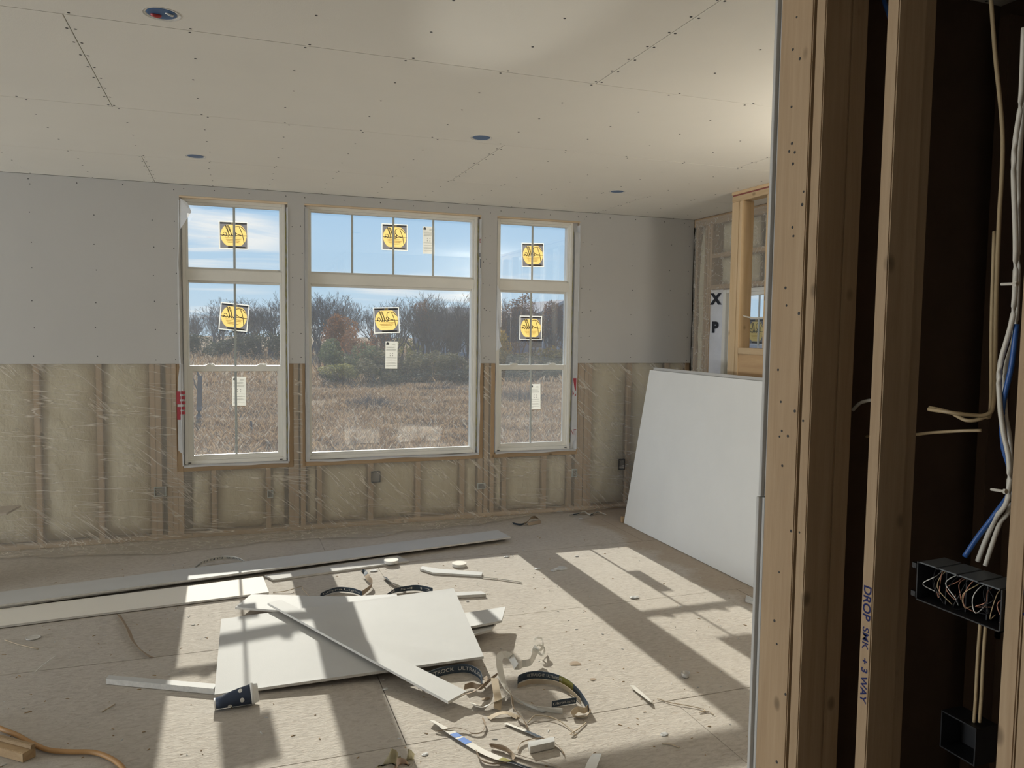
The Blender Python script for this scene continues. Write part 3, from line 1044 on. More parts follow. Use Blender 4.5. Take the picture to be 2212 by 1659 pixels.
def make_sticker(root_loc, rot, size, label, u_axis=(1, 0, 0), n_axis=(0, -1, 0)):
    """square sticker: pale border, grey field, yellow disc, dark bars; n_axis points to the viewer indoors"""
    o = empty('window_sticker', root_loc, label, 'sticker', 'round yellow maker stickers on the window glass')
    u0, w0 = Vector(u_axis), Vector((0, 0, 1))
    u = u0 * math.cos(rot) + w0 * math.sin(rot)
    w = w0 * math.cos(rot) - u0 * math.sin(rot)
    n = Vector(n_axis)
    base = Vector(root_loc)

    def P(a, b, lift):
        return base + u * (a * size) + w * (b * size) + n * lift

    def quad(a0, a1, b0, b1, lift, mb):
        return mb.hexa([P(a0, b0, lift), P(a1, b0, lift), P(a1, b1, lift), P(a0, b1, lift)], [P(a0, b0, lift + .0002), P(a1, b0, lift + .0002), P(a1, b1, lift + .0002), P(a0, b1, lift + .0002)])
    disc = []
    for k in range(48):
        a = 2 * PI * k / 48
        disc.append((.445 * math.cos(a), max(-.375, min(.375, .445 * math.sin(a)))))
    sq = lambda h_: [(-h_, -h_), (h_, -h_), (h_, h_), (-h_, h_)]

    def flat(outer, holes, lift):
        loops = [[Vector((a, b, 0)) for a, b in lp] for lp in [outer] + holes]
        return MB().add([P(q.x, q.y, lift) for lp in loops for q in lp], [tuple(t_) for t_ in tessellate_polygon(loops)])
    flat(sq(.5), [sq(.465)], 0).build('border', M['sticker_white'], o)
    flat(sq(.465), [disc], 0).build('field', M['sticker_grey'], o)
    flat(disc, [], 0).build('disc', M['sticker_yellow'], o)
    flat([(-.06, .376), (.06, .376), (.06, .46), (-.06, .46)], [], .0002).build('tab', M['sticker_yellow'], o)
    mb = MB()
    quad(-.46, -.08, .40, .455, .0006, mb)
    quad(.08, .46, .40, .455, .0006, mb)
    quad(-.20, .40, -.455, -.40, .0010, mb)
    quad(-.465, .465, -.016, .004, .0012, mb)
    mb.build('dark_bar', M['black_print'], o, kind='stuff')
    mb = MB()
    for s_ in strokes_pella():
        c_ = catmull([P(-a, b + .04, .0011) for a, b in s_], 5)
        mb.ribbon(c_,   .024 * size, [w * .8 + u * .6] * len(c_), thick=.0003)
    mb.build('script_lettering', M['black_print'], o, kind='stuff')
    mb = MB()
    for k in range(4):
        quad(-.30 + .03 * k, .30 - .04 * k, -.10 - .055 * k, -.085 - .055 * k, .0010, mb)
    mb.build('fine_print', M['sticker_line'], o, kind='stuff')
    return o


def make_label(root_loc, rot, label, sx=.104, sz=.232):
    o = empty('rating_label', root_loc, label, 'label', 'tall paper rating labels on the window glass')
    c_, s_ = math.cos(rot), math.sin(rot)
    base = Vector(root_loc)

    def P(a, b, lift):
        return base + Vector((a * c_ - b * s_, -lift, a * s_ + b * c_))

    def quad(a0, a1, b0, b1, lift, mb):
        return mb.hexa([P(a0, b0, lift), P(a1, b0, lift), P(a1, b1, lift), P(a0, b1, lift)], [P(a0, b0, lift + .0002), P(a1, b0, lift + .0002), P(a1, b1, lift + .0002), P(a0, b1, lift + .0002)])
    MB().add([P(-sx / 2, -sz / 2, 0), P(sx / 2, -sz / 2, 0), P(sx / 2, sz / 2, 0), P(-sx / 2, sz / 2, 0)], [(0, 1, 2, 3)]).build('paper', M['label_paper'], o)
    mb = MB()
    # house mark and corner brackets
    hx, hz = -sx * .32, sz * .42
    mb.hexa([P(hx + a, hz + b, .0003) for a, b in ((-.012, -.010), (.012, -.010), (.012, .004), (0, .013), (-.012, .004))], [P(hx + a, hz + b, .0005) for a, b in ((-.012, -.010), (.012, -.010), (.012, .004), (0, .013), (-.012, .004))])
    for sx_ in (-1, 1):
        for sz_ in (-1, 1):
            quad(sorted((sx_ * .006, sx_ * .013))[0], sorted((sx_ * .006, sx_ * .013))[1], sz_ * .012 - .0015 + .005, sz_ * .012 + .0015 + .005, .0003, mb)
            quad(sx_ * .012 - .0015, sx_ * .012 + .0015, sorted((sz_ * .005, sz_ * .013))[0] + .005, sorted((sz_ * .005, sz_ * .013))[1] + .005, .0003, mb)
    mb.build('printed_mark', M['black_print'], o, kind='stuff')
    mb = MB()
    for k, (z, wd) in enumerate([(.40, .16), (.37, .18), (.30, .36), (.26, .34), (.20, .40), (.17, .38), (-.10, .42), (-.19, .42), (-.27, .36), (-.30, .40), (-.38, .40), (-.41, .12)]):
        x0 = -sx * (.42 if k > 1 else -.05)
        quad(x0, x0 + sx * wd * 2 * (1 if k > 1 else .8), z * sz - .0012, z * sz + .0012, .0003, mb)
    mb.build('printed_lines', M['label_grey'], o, kind='stuff')
    return o


def sticker_px(c4, y, label):
    tl, tr2, bl = (Y(*c4[0], y), Y(*c4[1], y), Y(*c4[2], y))
    br = tr2 + bl - tl
    ctr = (tr2 + bl) / 2
    d = tr2 - tl
    return make_sticker(ctr, math.atan2(d.z, d.x), (d.length + (tl - bl).length) / 2, label)


sticker_px([(471, 477), (535, 480), (474, 537)], .112, 'round yellow sticker on the transom pane of the window nearest the long bare wall')
sticker_px([(478, 652), (540, 659), (471, 711)], .128, 'tilted round yellow sticker on the upper sash of the window nearest the long bare wall')
sticker_px([(824, 482), (880, 485), (825, 540)], .112, 'round yellow sticker in the transom above the wide picture window')
sticker_px([(806, 664), (861, 663), (809, 721)], .096, 'round yellow sticker in the middle of the big picture pane')
sticker_px([(1126, 524), (1174, 525), (1128, 577)], .112, 'round yellow sticker on the transom pane of the window beside the leaning boards')
sticker_px([(1123, 682), (1172, 683), (1121, 734)], .128, 'round yellow sticker on the upper sash of the window beside the leaning boards')
for (a, b), y, rot, lab in [((516.5, 845), .092, -.02, 'paper rating label on the lower sash of the window nearest the long bare wall'),
                            ((926, 519), .112, .01, 'paper rating label in the transom above the wide picture window'),
                            ((845.5, 767), .096, -.01, 'paper rating label under the sticker on the big picture pane'),
                            ((1156, 857), .092, .02, 'paper rating label on the lower sash of the window beside the leaning boards')]:
    make_label(Y(a, b, y), rot, lab)

# ------------------------------------------------------------------ electrical boxes in the window wall
for (a, b), mat, sx, sz, lab in [((346, 1062), 'box_pale', .085, .075, 'pale electrical box nailed to the doubled studs behind the film'),
                                 ((812, 1030), 'box_grey', .075, .095, 'dark outlet box under the wide picture window, behind the film'),
                                 ((1040, 1050), 'box_pale', .07, .05, 'small pale bracket box between the picture window and the narrow window'),
                                 ((1241, 1022), 'box_pale', .05, .075, 'pale outlet box under the corner of the window beside the leaning boards'),
                                 ((1343, 1003), 'box_black', .065, .10, 'black outlet box on the stud beside the leaning boards'),
                                 ((584, 1067), 'box_pale', .045, .06, 'little pale box on the short stud under the first window')]:
    p = Y(a, b, .0)
    o = empty('electrical_box', (p.x, .012, p.z), lab, 'electrical box', 'electrical boxes in the window wall')
    x, z = p.x, p.z
    bars(MB(), x - sx / 2, x + sx / 2, z - sz / 2, z + sz / 2, (.004, .004, .004, .004), -.004, .012).build('box_rim', M[mat], o)
    MB().box(x - sx / 2 + .004, x + sx / 2 - .004, .004, .012, z - sz / 2 + .004, z + sz / 2 - .004).build('box_back', M['box_grey' if mat == 'box_pale' else mat], o)

# ------------------------------------------------------------------ right wall of the great room, behind the framed chase
wr = empty('wall_right', (XR + .07, -2, 0), kind='structure')
for z0, z1 in ((H - .076, H - .039), (H - .038, H - .001)):
    MB().box(XR + .001, XR + .14, YR, -.001, z0, z1).build('top_plate', M['wood_y'], wr, bevel=.002)
MB().box(XR, XR + .14, YR, -.001, 0, .038).build('bottom_plate', M['wood_y'], wr)
W4 = (-1.70, -.325)
for yy in [-.04, -.19, -.232, -.274, -1.74, -1.782, -2.15, -2.56, -2.97, -3.38, -3.79, -4.2, -4.6, -5.4, -6.2, -7.0, -7.8]:
    MB().box(XR, XR + .14, yy - .038, yy, .039, H - .077).build('stud', M['wood_z'], wr, bevel=.002)
for z0, z1 in ((2.068, 2.106), (2.352, 2.39)):
    MB().box(XR, XR + .14, W4[0], -.312, z0, z1).build('header_plate', M['wood_y'], wr, bevel=.002)
for z0, z1 in ((2.11, 2.348), (2.394, H - .08)):
    for ya_, yb_ in ((-.93, -.40), (-1.6, -1.0)):
        batt(wr, ya_, yb_, z0, z1, XR + .012, .06, 'x')
batt(wr, -.186, -.082, .05, H - .09, XR + .010, .06, 'x')
for a, b in ((-2.14, -1.83), (-2.55, -2.2), (-2.96, -2.6), (-3.37, -3.02), (-3.78, -3.43), (-4.19, -3.84)):
    batt(wr, a, b, .05, H - .09, XR + .012, .06, 'x')
film('vapor_film', wr, -4.5, -.03, H - .02, [(W4[0] - .02, W4[1] + .01, .55, 2.066)], 'x', XR - .004, False)
MB().plate([(YR, -.8), (.15, -.8), (.15, H + .2), (YR, H + .2)], [[(W4[0], .60), (W4[1], .60), (W4[1], 2.066), (W4[0], 2.066)]], XR + .141, XR + .155, 'x').build('sheathing', M['concrete'], wr)
wr4 = empty('window_4', (XR + .06, -1.0, .6), kind='structure')


def bars_x(mb, y0, y1, z0, z1, w, x0, x1):
    l, r, b, t = w
    mb.box(x0, x1, y0, y0 + l, z0, z1).box(x0, x1, y1 - r, y1, z0, z1)
    mb.box(x0, x1, y0 + l, y1 - r, z0, z0 + b).box(x0, x1, y0 + l, y1 - r, z1 - t, z1)
    return mb


bars_x(MB(), W4[0] + .01, -.455, .61, 2.056, (.03, .05, .03, .03), XR + .03, XR + .14).build('window_frame', M['vinyl'], wr4, bevel=.003)
s = bars_x(MB(), W4[0] + .04, -.505, .64, 2.026, (.03, .045, .04, .03), XR + .06, XR + .12).build('sash', M['vinyl'], wr4, bevel=.003)
MB().box(XR + .06, XR + .12, W4[0] + .07, -.55, 1.32, 1.36).build('meeting_rail', M['vinyl'], s)
MB().box(XR + .088, XR + .092, W4[0] + .07, -.55, .68, 1.996).build('glass_pane', M['glass'], s)
MB().box(XR + .094, XR + .102, -.905, -.887, .68, 1.996).build('muntin', M['muntin'], s)
tr4 = empty('trim_4', (XR + .03, -.39, 1.3), kind='structure')
vs, fs = [], []
for j in range(31):
    z = .62 + 1.44 * j / 30
    for i in range(5):
        t_ = i / 4
        vs.append((XR - .012 + .05 * t_ + .008 * noise.noise(Vector((z * 5, t_ * 3, 0))), -.328 - .125 * t_ + .010 * noise.noise(Vector((z * 6, 2, 1))) * (1 - t_), z))
for j in range(30):
    for i in range(4):
        fs.append((j * 5 + i, j * 5 + i + 1, j * 5 + 6 + i, j * 5 + 5 + i))
MB().add(vs, fs).build('wrap_flap', M['wrap'], tr4, smooth=True)
lt = MB()
fd = Vector((.05, -.125, 0)).normalized()
for body, px, py in (('X', 1545, 647), ('P', 1547, 708)):
    q = X(px, py, XR)
    text_on(lt, body, .13, (XR + .004, -.385, q.z), fd, (0, 0, 1), offset=.008)
lt.build('wrap_lettering', M['black_print'], tr4)
p = X(1629, 716, XR + .1)
make_sticker((XR + .104, p.y - .02, p.z), 0, .225, 'round yellow sticker on the side window seen through the framed chase', (0, -1, 0), (-1, 0, 0))

# ------------------------------------------------------------------ framed chase that stands out from the right wall
XC = 3.63
ch = empty('wall_chase', (XC + .05, -2.6, 0), kind='structure')
YC = -1.375
MB().box(XC - .004, XC + .094, -3.9, YC, H - .024, H - .001).build('top_plate', M['pale_y'], ch, bevel=.002)
MB().box(XC + .004, XC + .09, -3.9, YC - .005, H - .034, H - .025).build('sill_seal', M['seal'], ch)
MB().box(XC, XC + .089, -3.9, YC - .002, H - .078, H - .035).build('top_plate', M['pale_y'], ch, bevel=.002)
MB().box(XC, XC + .038, YC - .095, YC - .004, .039, H - .079).build('corner_stud', M['pale_z'], ch, bevel=.003)
MB().box(XC - .001, XC + .105, YC - .136, YC - .098, .039, H - .079).build('stud', M['pale_z'], ch, bevel=.003)
for k in range(6):
    yy = -1.795 - .406 * k
    MB().box(XC, XC + .089, yy - .038, yy, .039 if k else 1.556, H - .079).build('stud', M['pale_z'], ch, bevel=.003)
MB().box(XC - .002, XC + .089, -1.86, YC - .137, 1.508, 1.555).build('opening_sill', M['pale_y'], ch, bevel=.003)
MB().box(XC + .006, XC + .018, -3.9, YC - .137, .04, 1.507).build('sheathing_panel', M['ply'], ch)
MB().box(XC, XC + .089, -3.9, YC, 0, .038).build('bottom_plate', M['wood_y'], ch)
hole = X(1602, 717, XC)
cb = catmull([(XC + .04, YC - .12, 1.80), (XC + .045, YC - .20, 1.785), (XC + .05, -1.66, 1.778), (XC + .05, -1.85, 1.79)], 6)
tag(MB().tube(cb, .006, 8).build('cable', M['cable_white'], smooth=True), 'short white cable crossing the gap in the framed chase', 'cable')
# ------------------------------------------------------------------ stud wall in the foreground
XP = 1.53
pw = empty('wall_partition', (XP + .05, -6.0, 0), kind='structure')
MB().box(XP, XP + .038, -4.710, -4.574, .039, H - .077).build('end_post', M['wood_z'], pw, bevel=.003)
MB().box(XP + .039, XP + .077, -4.710, -4.574, .039, H - .077).build('end_post', M['wood_z'], pw, bevel=.003)
for (ya_, yb_) in ((-4.760, -4.722), (-5.013, -4.975), (-5.405, -5.367), (-5.4465, -5.4085), (-5.85, -5.812)):
    MB().box(XP, XP + .089, ya_, yb_, .039, H - .077).build('stud', M['wood_z'], pw, bevel=.003)
MB().box(XP, XP + .089, YR, -4.574, 0, .038).build('bottom_plate', M['wood_y'], pw)
MB().box(XP, XP + .089, YR, -4.574, H - .076, H - .001).build('top_plate', M['wood_y'], pw)
# second row of studs of the double wall
MB().box(XP + .092, XP + .150, -4.757, -4.719, .039, H - .077).build('stud', M['wood_z'], pw, bevel=.003)
MB().box(XP + .112, XP + .150, -4.985, -4.96, .039, H - .077).build('stud', M['wood_z'], pw, bevel=.003)
for z0, z1, x0 in ((.012, 1.16, XP - .010), (1.163, H - .002, XP - .003)):
    MB().box(x0 + .012, XR - .002, -4.573, -4.5605, z0, z1).build('wall_board', M['board'], pw, bevel=.001)
    MB().box(x0, XR - .002, -4.560, -4.5475, z0, z1).build('wall_board', M['board'], pw, bevel=.001)
nh = MB()
for px, py in [(1721, 37), (1713, 107), (1728, 127), (1710, 231), (1711, 310), (1705, 327), (1717, 329), (1713, 354), (1736, 414), (1733, 442), (1712, 491), (1714, 510), (1697, 622), (1699, 660), (1726, 677), (1681, 799), (1687, 868), (1717, 888),
               (1689, 931), (1684, 943), (1709, 1147), (1683, 1236), (1673, 1341), (1678, 1391), (1697, 1500), (1678, 1646), (1690, 1006), (1702, 942), (1735, 909), (1727, 1150)]:
    p = X(px, py, XP)
    if -4.71 < p.y < -4.575 or -4.76 < p.y < -4.722:
        dot(nh, (XP - .0003, p.y, p.z), (-1, 0, 0), random.uniform(.0032, .0050))
nh.build('nail_head', M['screw'], pw, kind='stuff')
# handwriting on the studs
lt = MB()
p = X(1866, 1345, XP)
text_on(lt, 'DROP', .037, (XP - .0004, -4.994, X(1867, 1300, XP).z), (0, 0, -.92), (0, -.95, 0), offset=.0009)
text_on(lt, 'SMK', .034, (XP - .0004, -4.994, X(1866, 1377, XP).z), (0, 0, -.92), (0, -.85, 0), offset=.0003)
text_on(lt, '+ 3 WAY', .034, (XP - .0004, -4.995, X(1862, 1467, XP).z), (0, 0, -.88), (0, -.82, 0), offset=.0009)
text_on(lt, 'ND', .05, (XP - .0004, -5.424, X(2208, 1260, XP).z), (0, 0, -1), (0, -1, 0), offset=.0006)
za = X(2200, 1322, XP).z
for a, b in (((-5.409, za), (-5.437, za - .014)), ((-5.409, za), (-5.437, za + .016)), ((-5.420, za + .02), (-5.440, za + .04))):
    lt.ribbon([(XP - .0005, a[0], a[1]), (XP - .0005, b[0], b[1])], .003, [(0, .5, 1)] * 2, thick=.0004)
lt.build('handwriting', M['marker'], pw)

# closet behind it: bare studs in front of the brown backs of the next room's boards
cw = empty('wall_closet', (2.4, -6, 0), kind='structure')
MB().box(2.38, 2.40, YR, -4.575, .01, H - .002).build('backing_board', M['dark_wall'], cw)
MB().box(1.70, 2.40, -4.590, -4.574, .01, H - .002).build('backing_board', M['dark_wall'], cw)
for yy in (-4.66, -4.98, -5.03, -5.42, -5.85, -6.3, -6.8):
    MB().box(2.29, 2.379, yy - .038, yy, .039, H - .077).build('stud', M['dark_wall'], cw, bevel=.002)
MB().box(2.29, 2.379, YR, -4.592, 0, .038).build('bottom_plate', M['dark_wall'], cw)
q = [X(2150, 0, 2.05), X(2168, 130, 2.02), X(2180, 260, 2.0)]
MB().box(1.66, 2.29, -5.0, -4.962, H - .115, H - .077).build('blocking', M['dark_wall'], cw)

# shell that the photograph does not show
wl = empty('wall_left', (XL, -4, 0), kind='structure')
MB().plate([(YR, -.8), (.16, -.8), (.16, H + .2), (YR, H + .2)], [[(-4.3, .12), (-.9, .12), (-.9, 2.15), (-4.3, 2.15)]], XL - .12, XL, 'x').build('wall_board', M['board'], wl)  # opening invented to let in the left fill lamp
o = empty('fill_lamp_stand', (3.45, -4.16, 0), 'black lamp stand added for the fill light, unseen behind the foreground partition', 'added fill lamp')  # invented lamp body for the hidden fill lamps
MB().hexa([(3.29, -4.16, 1.72), (3.61, -4.16, 1.72), (3.61, -4.06, 1.72), (3.29, -4.06, 1.72)], [(3.29, -4.26, 2.02), (3.61, -4.26, 2.02), (3.61, -4.17, 2.04), (3.29, -4.17, 2.04)]).build('lamp_housing', M['box_black'], o, bevel=.01)
MB().tube([(3.45, -4.16, .0), (3.45, -4.14, 1.74)], .016, 8).build('pole', M['metal'], o)
for a in (0.4, 2.5, 4.6):
    MB().tube([(3.45, -4.16, .30), (3.45 + .32 * math.cos(a), -4.16 + .32 * math.sin(a), .012)], .010, 6).build('leg', M['metal'], o)
rw = empty('wall_rear', (0, YR, 0), kind='structure')
MB().box(XL - .12, XR + .15, YR - .12, YR, -.1, H + .2).build('wall_board', M['board'], rw)

# ------------------------------------------------------------------ ceiling can lights
CAN_LAB = ['open blue can light with red and white wires, biggest and closest in the ceiling', 'dark can light opening in the middle of the ceiling',
           'small blue can light opening above the first window', 'small can light opening near the corner by the framed chase']
for k, (cx, cy) in enumerate(CANS):
    o = empty('can_light', (cx, cy, H + .002), CAN_LAB[k], 'ceiling light', 'can light rough-ins in the ceiling')
    T = Matrix.Translation((cx, cy, H))
    mb = MB()
    mb.lathe([(CAN_R - .006, -.0005), (CAN_R - .0035, .001), (CAN_R - .0035, .085), (.02, .088), (.0, .088)], 28, M=T)
    mb.build('can_body', M['box_blue'], o, smooth=False)
    mb = MB()
    mb.lathe([(CAN_R - .0025, .002), (CAN_R + .006, -.001), (CAN_R + .009, -.0015), (CAN_R + .009, -.0002), (CAN_R - .0025, .003)], 28, M=T)
    mb.build('cut_edge', M['gyp'], o)
    if k == 0:
        c_ = [(cx - .022, cy + .03, H + .04), (cx - .032, cy + .02, H + .008), (cx - .026, cy + .010, H - .002), (cx - .008, cy + .016, H + .0), (cx - .012, cy + .03, H + .03)]
        MB().tube(catmull(c_, 6), .0075, 8).build('wire', M['wire_red'], o, smooth=True)
        c_ = [(cx + .0, cy + .02, H + .06), (cx + .008, cy - .006, H + .012), (cx + .022, cy - .016, H - .003), (cx + .036, cy - .004, H - .001), (cx + .03, cy + .012, H + .04)]
        MB().tube(catmull(c_, 6), .0040, 8).build('wire', M['wire_white'], o, smooth=True)
        c_ = [(cx + .012, cy + .024, H + .06), (cx + .0, cy + .004, H + .012), (cx + .012, cy - .01, H + .006), (cx + .03, cy + .004, H + .03)]
        MB().tube(catmull(c_, 6), .0045, 8).build('wire', M['wire_copper'], o, smooth=True)
    elif k == 1:
        MB().tube(catmull([(cx + .01, cy + .01, H + .06), (cx + .02, cy - .006, H + .012), (cx + .026, cy + .01, H + .05)], 6), .003, 8).build('wire', M['wire_white'], o, smooth=True)

# ------------------------------------------------------------------ switch boxes and cables in the foreground framing
gx0, gx1 = XP - .006, XP + .078
ga, gb = -5.366, -5.148                              # along the wall
zt, zb = 1.128, 1.036
o = empty('switch_box', (XP + .03, (ga + gb) / 2, zb), 'black four gang switch box full of wires on the marked double stud', 'switch box')
mb = MB()
mb.box(gx1 - .003, gx1, ga, gb, zb, zt)
mb.box(gx0, gx1 - .003, ga, gb, zb, zb + .003)
mb.box(gx0, gx1 - .003, ga, ga + .003, zb, zt).box(gx0, gx1 - .003, gb - .003, gb, zb, zt)
mb.build('box_body', M['box_black'], o)
for k in range(4):
    a = ga + .008 + k * .0525
    MB().hexa([(gx0 + .002, a, zt - .003), (gx1 - .006, a, zt - .003), (gx1 - .006, a + .046, zt - .003), (gx0 + .002, a + .046, zt - .003)],
              [(gx0 + .002, a, zt), (gx1 - .006, a, zt + .004), (gx1 - .006, a + .046, zt + .004), (gx0 + .002, a + .046, zt)]).build('knockout_flap', M['box_grey'], o)
    MB().box(gx0 + .001, gx1 - .004, a + .046, a + .0525, zt - .004, zt - .001).build('top_rib', M['box_black'], o)
    if k:
        MB().box(gx0 + .03, gx1 - .004, a - .0045, a - .002, zb + .003, zt - .004).build('divider', M['box_black'], o)
for z in (zt - .012, zb + .012):
    MB().box(gx0, gx0 + .004, gb, gb + .016, z - .008, z + .008).build('mounting_ear', M['box_black'], o, bevel=.002)
    MB().box(gx0, gx0 + .004, ga + .0, ga + .014, zb - .016, zb).build('mounting_ear', M['box_black'], o, bevel=.002)
for k in range(18):
    a = ga + .02 + (gb - ga - .04) * (k + random.uniform(.2, .8)) / 18
    st = Vector((gx1 - .012, a, zt - .008))
    pts = [st, Vector((gx0 + .03, a + random.uniform(-.012, .012), zt - random.uniform(.01, .03))), Vector((gx0 + .012, a + random.uniform(-.02, .02), zt - random.uniform(.03, .05))),
           Vector((gx0 + random.uniform(.004, .02), a + random.uniform(-.02, .02), zb + random.uniform(.01, .04))), Vector((gx0 + .03, a + random.uniform(-.015, .015), zb + random.uniform(.008, .04)))]
    MB().tube(catmull(pts, 4), .0011, 5).build('wire', M[('wire_copper', 'cable_yellow', 'box_black', 'wire_copper', 'box_black', 'wire_white')[k % 6]], o, smooth=True)

p = X(2088, 1583, 2.0)
o = empty('outlet_box', (2.0, p.y, p.z), 'black outlet box low in the dark closet framing', 'outlet box')
bars_x(MB(), p.y - .07, p.y + .045, p.z - .055, p.z + .055, (.004,) * 4, 1.95, 2.03).build('box_body', M['box_black'], o)
MB().box(2.027, 2.031, p.y - .066, p.y + .041, p.z - .051, p.z + .051).build('box_back', M['box_black'], o)
p = X(1848, 1115, 1.98)
o = empty('outlet_box', (1.98, p.y, p.z), 'dark outlet box half hidden between the first two foreground studs', 'outlet box')
bars_x(MB(), p.y - .045, p.y + .03, p.z - .05, p.z + .05, (.004,) * 4, 1.95, 2.02).build('box_body', M['box_black'], o)
MB().box(2.017, 2.021, p.y - .041, p.y + .026, p.z - .046, p.z + .046).build('box_back', M['box_black'], o)


def cable(pts, r, mat, label, k=7, flat=None):
    c_ = catmull(pts, k)
    ob = MB().tube(c_, r, 8).build('cable', M[mat], smooth=True)
    return tag(ob, label, 'cable', 'cables in the foreground framing')


def XX(px, py, x=1.62):
    return X(px, py, x)


cable([XX(2212, 60), XX(2205, 220), XX(2190, 345), XX(2194, 540), XX(2188, 680), XX(2160, 790), XX(2160, 870), XX(2167, 930), XX(2180, 1000), XX(2176, 1080), XX(2150, 1120), XX(2128, 1170), XX(2112, 1212)], .0055, 'cable_white', 'white cable looping down beside the double stud into the switch box')
cable([XX(2214, 120, 1.64), XX(2208, 260, 1.64), XX(2200, 400, 1.64), XX(2199, 600, 1.64), XX(2192, 720, 1.64), XX(2172, 800, 1.64), XX(2172, 890, 1.64), XX(2182, 960, 1.64), XX(2182, 1090, 1.64), XX(2160, 1130, 1.63), XX(2142, 1180, 1.61), XX(2128, 1222, 1.6)], .005, 'cable_white', 'second white cable, tucked closest to the double stud')
cable([XX(2196, 700, 1.63), XX(2185, 790, 1.63), XX(2166, 880, 1.63), XX(2167, 960, 1.63), XX(2180, 1010, 1.64), XX(2182, 1060, 1.64), XX(2150, 1110, 1.62), XX(2112, 1160, 1.61), XX(2084, 1202, 1.6)], .0058, 'cable_blue', 'blue cable bending into the top of the switch box')
cable([XX(1906, -20, 1.75), XX(1912, 10, 1.74), XX(1922, 40, 1.73), XX(1926, 90, 1.72)], .006, 'cable_blue', 'short length of blue cable high behind the second stud')
cable([XX(2006, 884, 1.80), XX(2040, 889, 1.80), XX(2090, 896, 1.82), XX(2130, 896, 1.84), XX(2146, 870, 1.86), XX(2150, 760, 1.9), XX(2152, 640, 1.92), XX(2158, 480, 1.94), XX(2166, 300, 1.96), XX(2150, 120, 1.98), XX(2140, -10, 1.98)], .0055, 'cable_yellow', 'yellowed cable crossing the dark closet and rising up its far stud')
cable([XX(2008, 880, 1.86), XX(2050, 890, 1.86), XX(2088, 908, 1.86), XX(2125, 902, 1.88), XX(2140, 880, 1.9), XX(2142, 700, 1.94), XX(2148, 500, 1.96)], .005, 'cable_yellow', 'lower sagging yellowed cable in the dark closet')
cable([XX(1842, 886, 1.72), XX(1856, 872, 1.72), XX(1872, 866, 1.72), XX(1890, 864, 1.72)], .005, 'cable_white', 'short white cable between the first two foreground studs')
cable([XX(1838, 944, 1.9), XX(1870, 943, 1.9), XX(1960, 940, 1.9), XX(2010, 935, 1.9), XX(2070, 931, 1.9), XX(2120, 930, 1.92)], .0045, 'cable_yellow', 'level dim cable low behind the foreground studs')
for k, dx in enumerate((0, 12)):
    cable([XX(2118 + dx, 1340, 1.97), XX(2112 + dx, 1420, 1.97), XX(2108 + dx, 1500, 1.97), XX(2104 + dx, 1560, 1.975)], .0045, 'cable_yellow', ('dim cable dropping from the switch box to the low outlet box', 'twin of the dim dropping cable, on the side of the double stud')[k])
for (a, b), (c_, d), lab in (((2163, 614), (2198, 613), 'white cable staple standing out beside the double stud, the upper one'), ((2141, 1057), (2174, 1062), 'white cable staple standing out just above the switch box')):
    p, q = XX(a, b, 1.56), XX(c_, d, 1.56)
    mb = MB().tube([p, q], .0032, 6)
    mb.tube([q + (p - q) * .15, q], .006, 6)
    tag(mb.build('cable_staple', M['cable_white']), lab, 'staple')

# ------------------------------------------------------------------ drywall boards leaning on the chase
TH = .0127


def leaning(x_bot, x_top, z_top, y0, y1, label, mat):
    d = Vector((x_top - x_bot, 0, z_top)).normalized()
    n = Vector((d.z, 0, -d.x))
    ln = math.hypot(x_top - x_bot, z_top)
    a = Vector((x_bot, 0, .002))
    c = [a + d * s_ + n * t_ for s_, t_ in ((0, 0), (ln, 0), (ln, TH), (0, TH))]
    mb = MB().hexa([(p.x, y0, p.z) for p in c], [(p.x, y1, p.z) for p in c])
    return tag(mb.build('drywall_sheet', M[mat], bevel=.0015), label, 'drywall', 'boards leaning on the framed chase')


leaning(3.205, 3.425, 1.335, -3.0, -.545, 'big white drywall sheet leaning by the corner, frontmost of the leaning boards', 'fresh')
leaning(3.225, 3.455, 1.358, -3.02, -.560, 'drywall sheet directly behind the front leaning one, edge showing along its top', 'board')
leaning(3.250, 3.545, 1.34, -3.05, -.60, 'rear leaning drywall sheet, resting against the framed chase', 'board')
tag(MB().box(3.195, 3.245, -.535, -.505, 0, .055).build('wood_offcut', M['wood_old'], bevel=.003), 'dark bit of lumber wedged at the foot of the leaning boards', 'wood block')


# ------------------------------------------------------------------ loose drywall on the floor
def slab(poly, label, mat='white', t=TH, cat='drywall', bevel=.0012, name='drywall_offcut', group=None, torn=0):
    """board lying on the floor or the pile: poly of (x, y, z_under) corners"""
    bot = [Vector(p) for p in poly]
    o = empty(name, sum(bot, Vector()) / len(bot), label, cat, group)
    n = Vector((0, 0, 1))
    c_ = .0022
    core, face = MB(), MB()
    core.hexa([p + n * .0006 for p in bot], [p + n * (t - .0008) for p in bot])
    core.build('gypsum_core', M['gyp'], o)
    face.hexa([p + n * (t - .0007) for p in bot], [p + n * t for p in bot])
    face.build('face_paper', M[mat], o)
    MB().hexa(bot, [p + n * .0006 for p in bot]).build('back_paper', M['brown_paper'], o)
    return o


def FP(*pts):
    return [F(a, b, z) for a, b, z in pts]


def line_y(a, b, x):
    """point on line a-b at given x"""
    t_ = (x - a.x) / (b.x - a.x)
    return a + (b - a) * t_


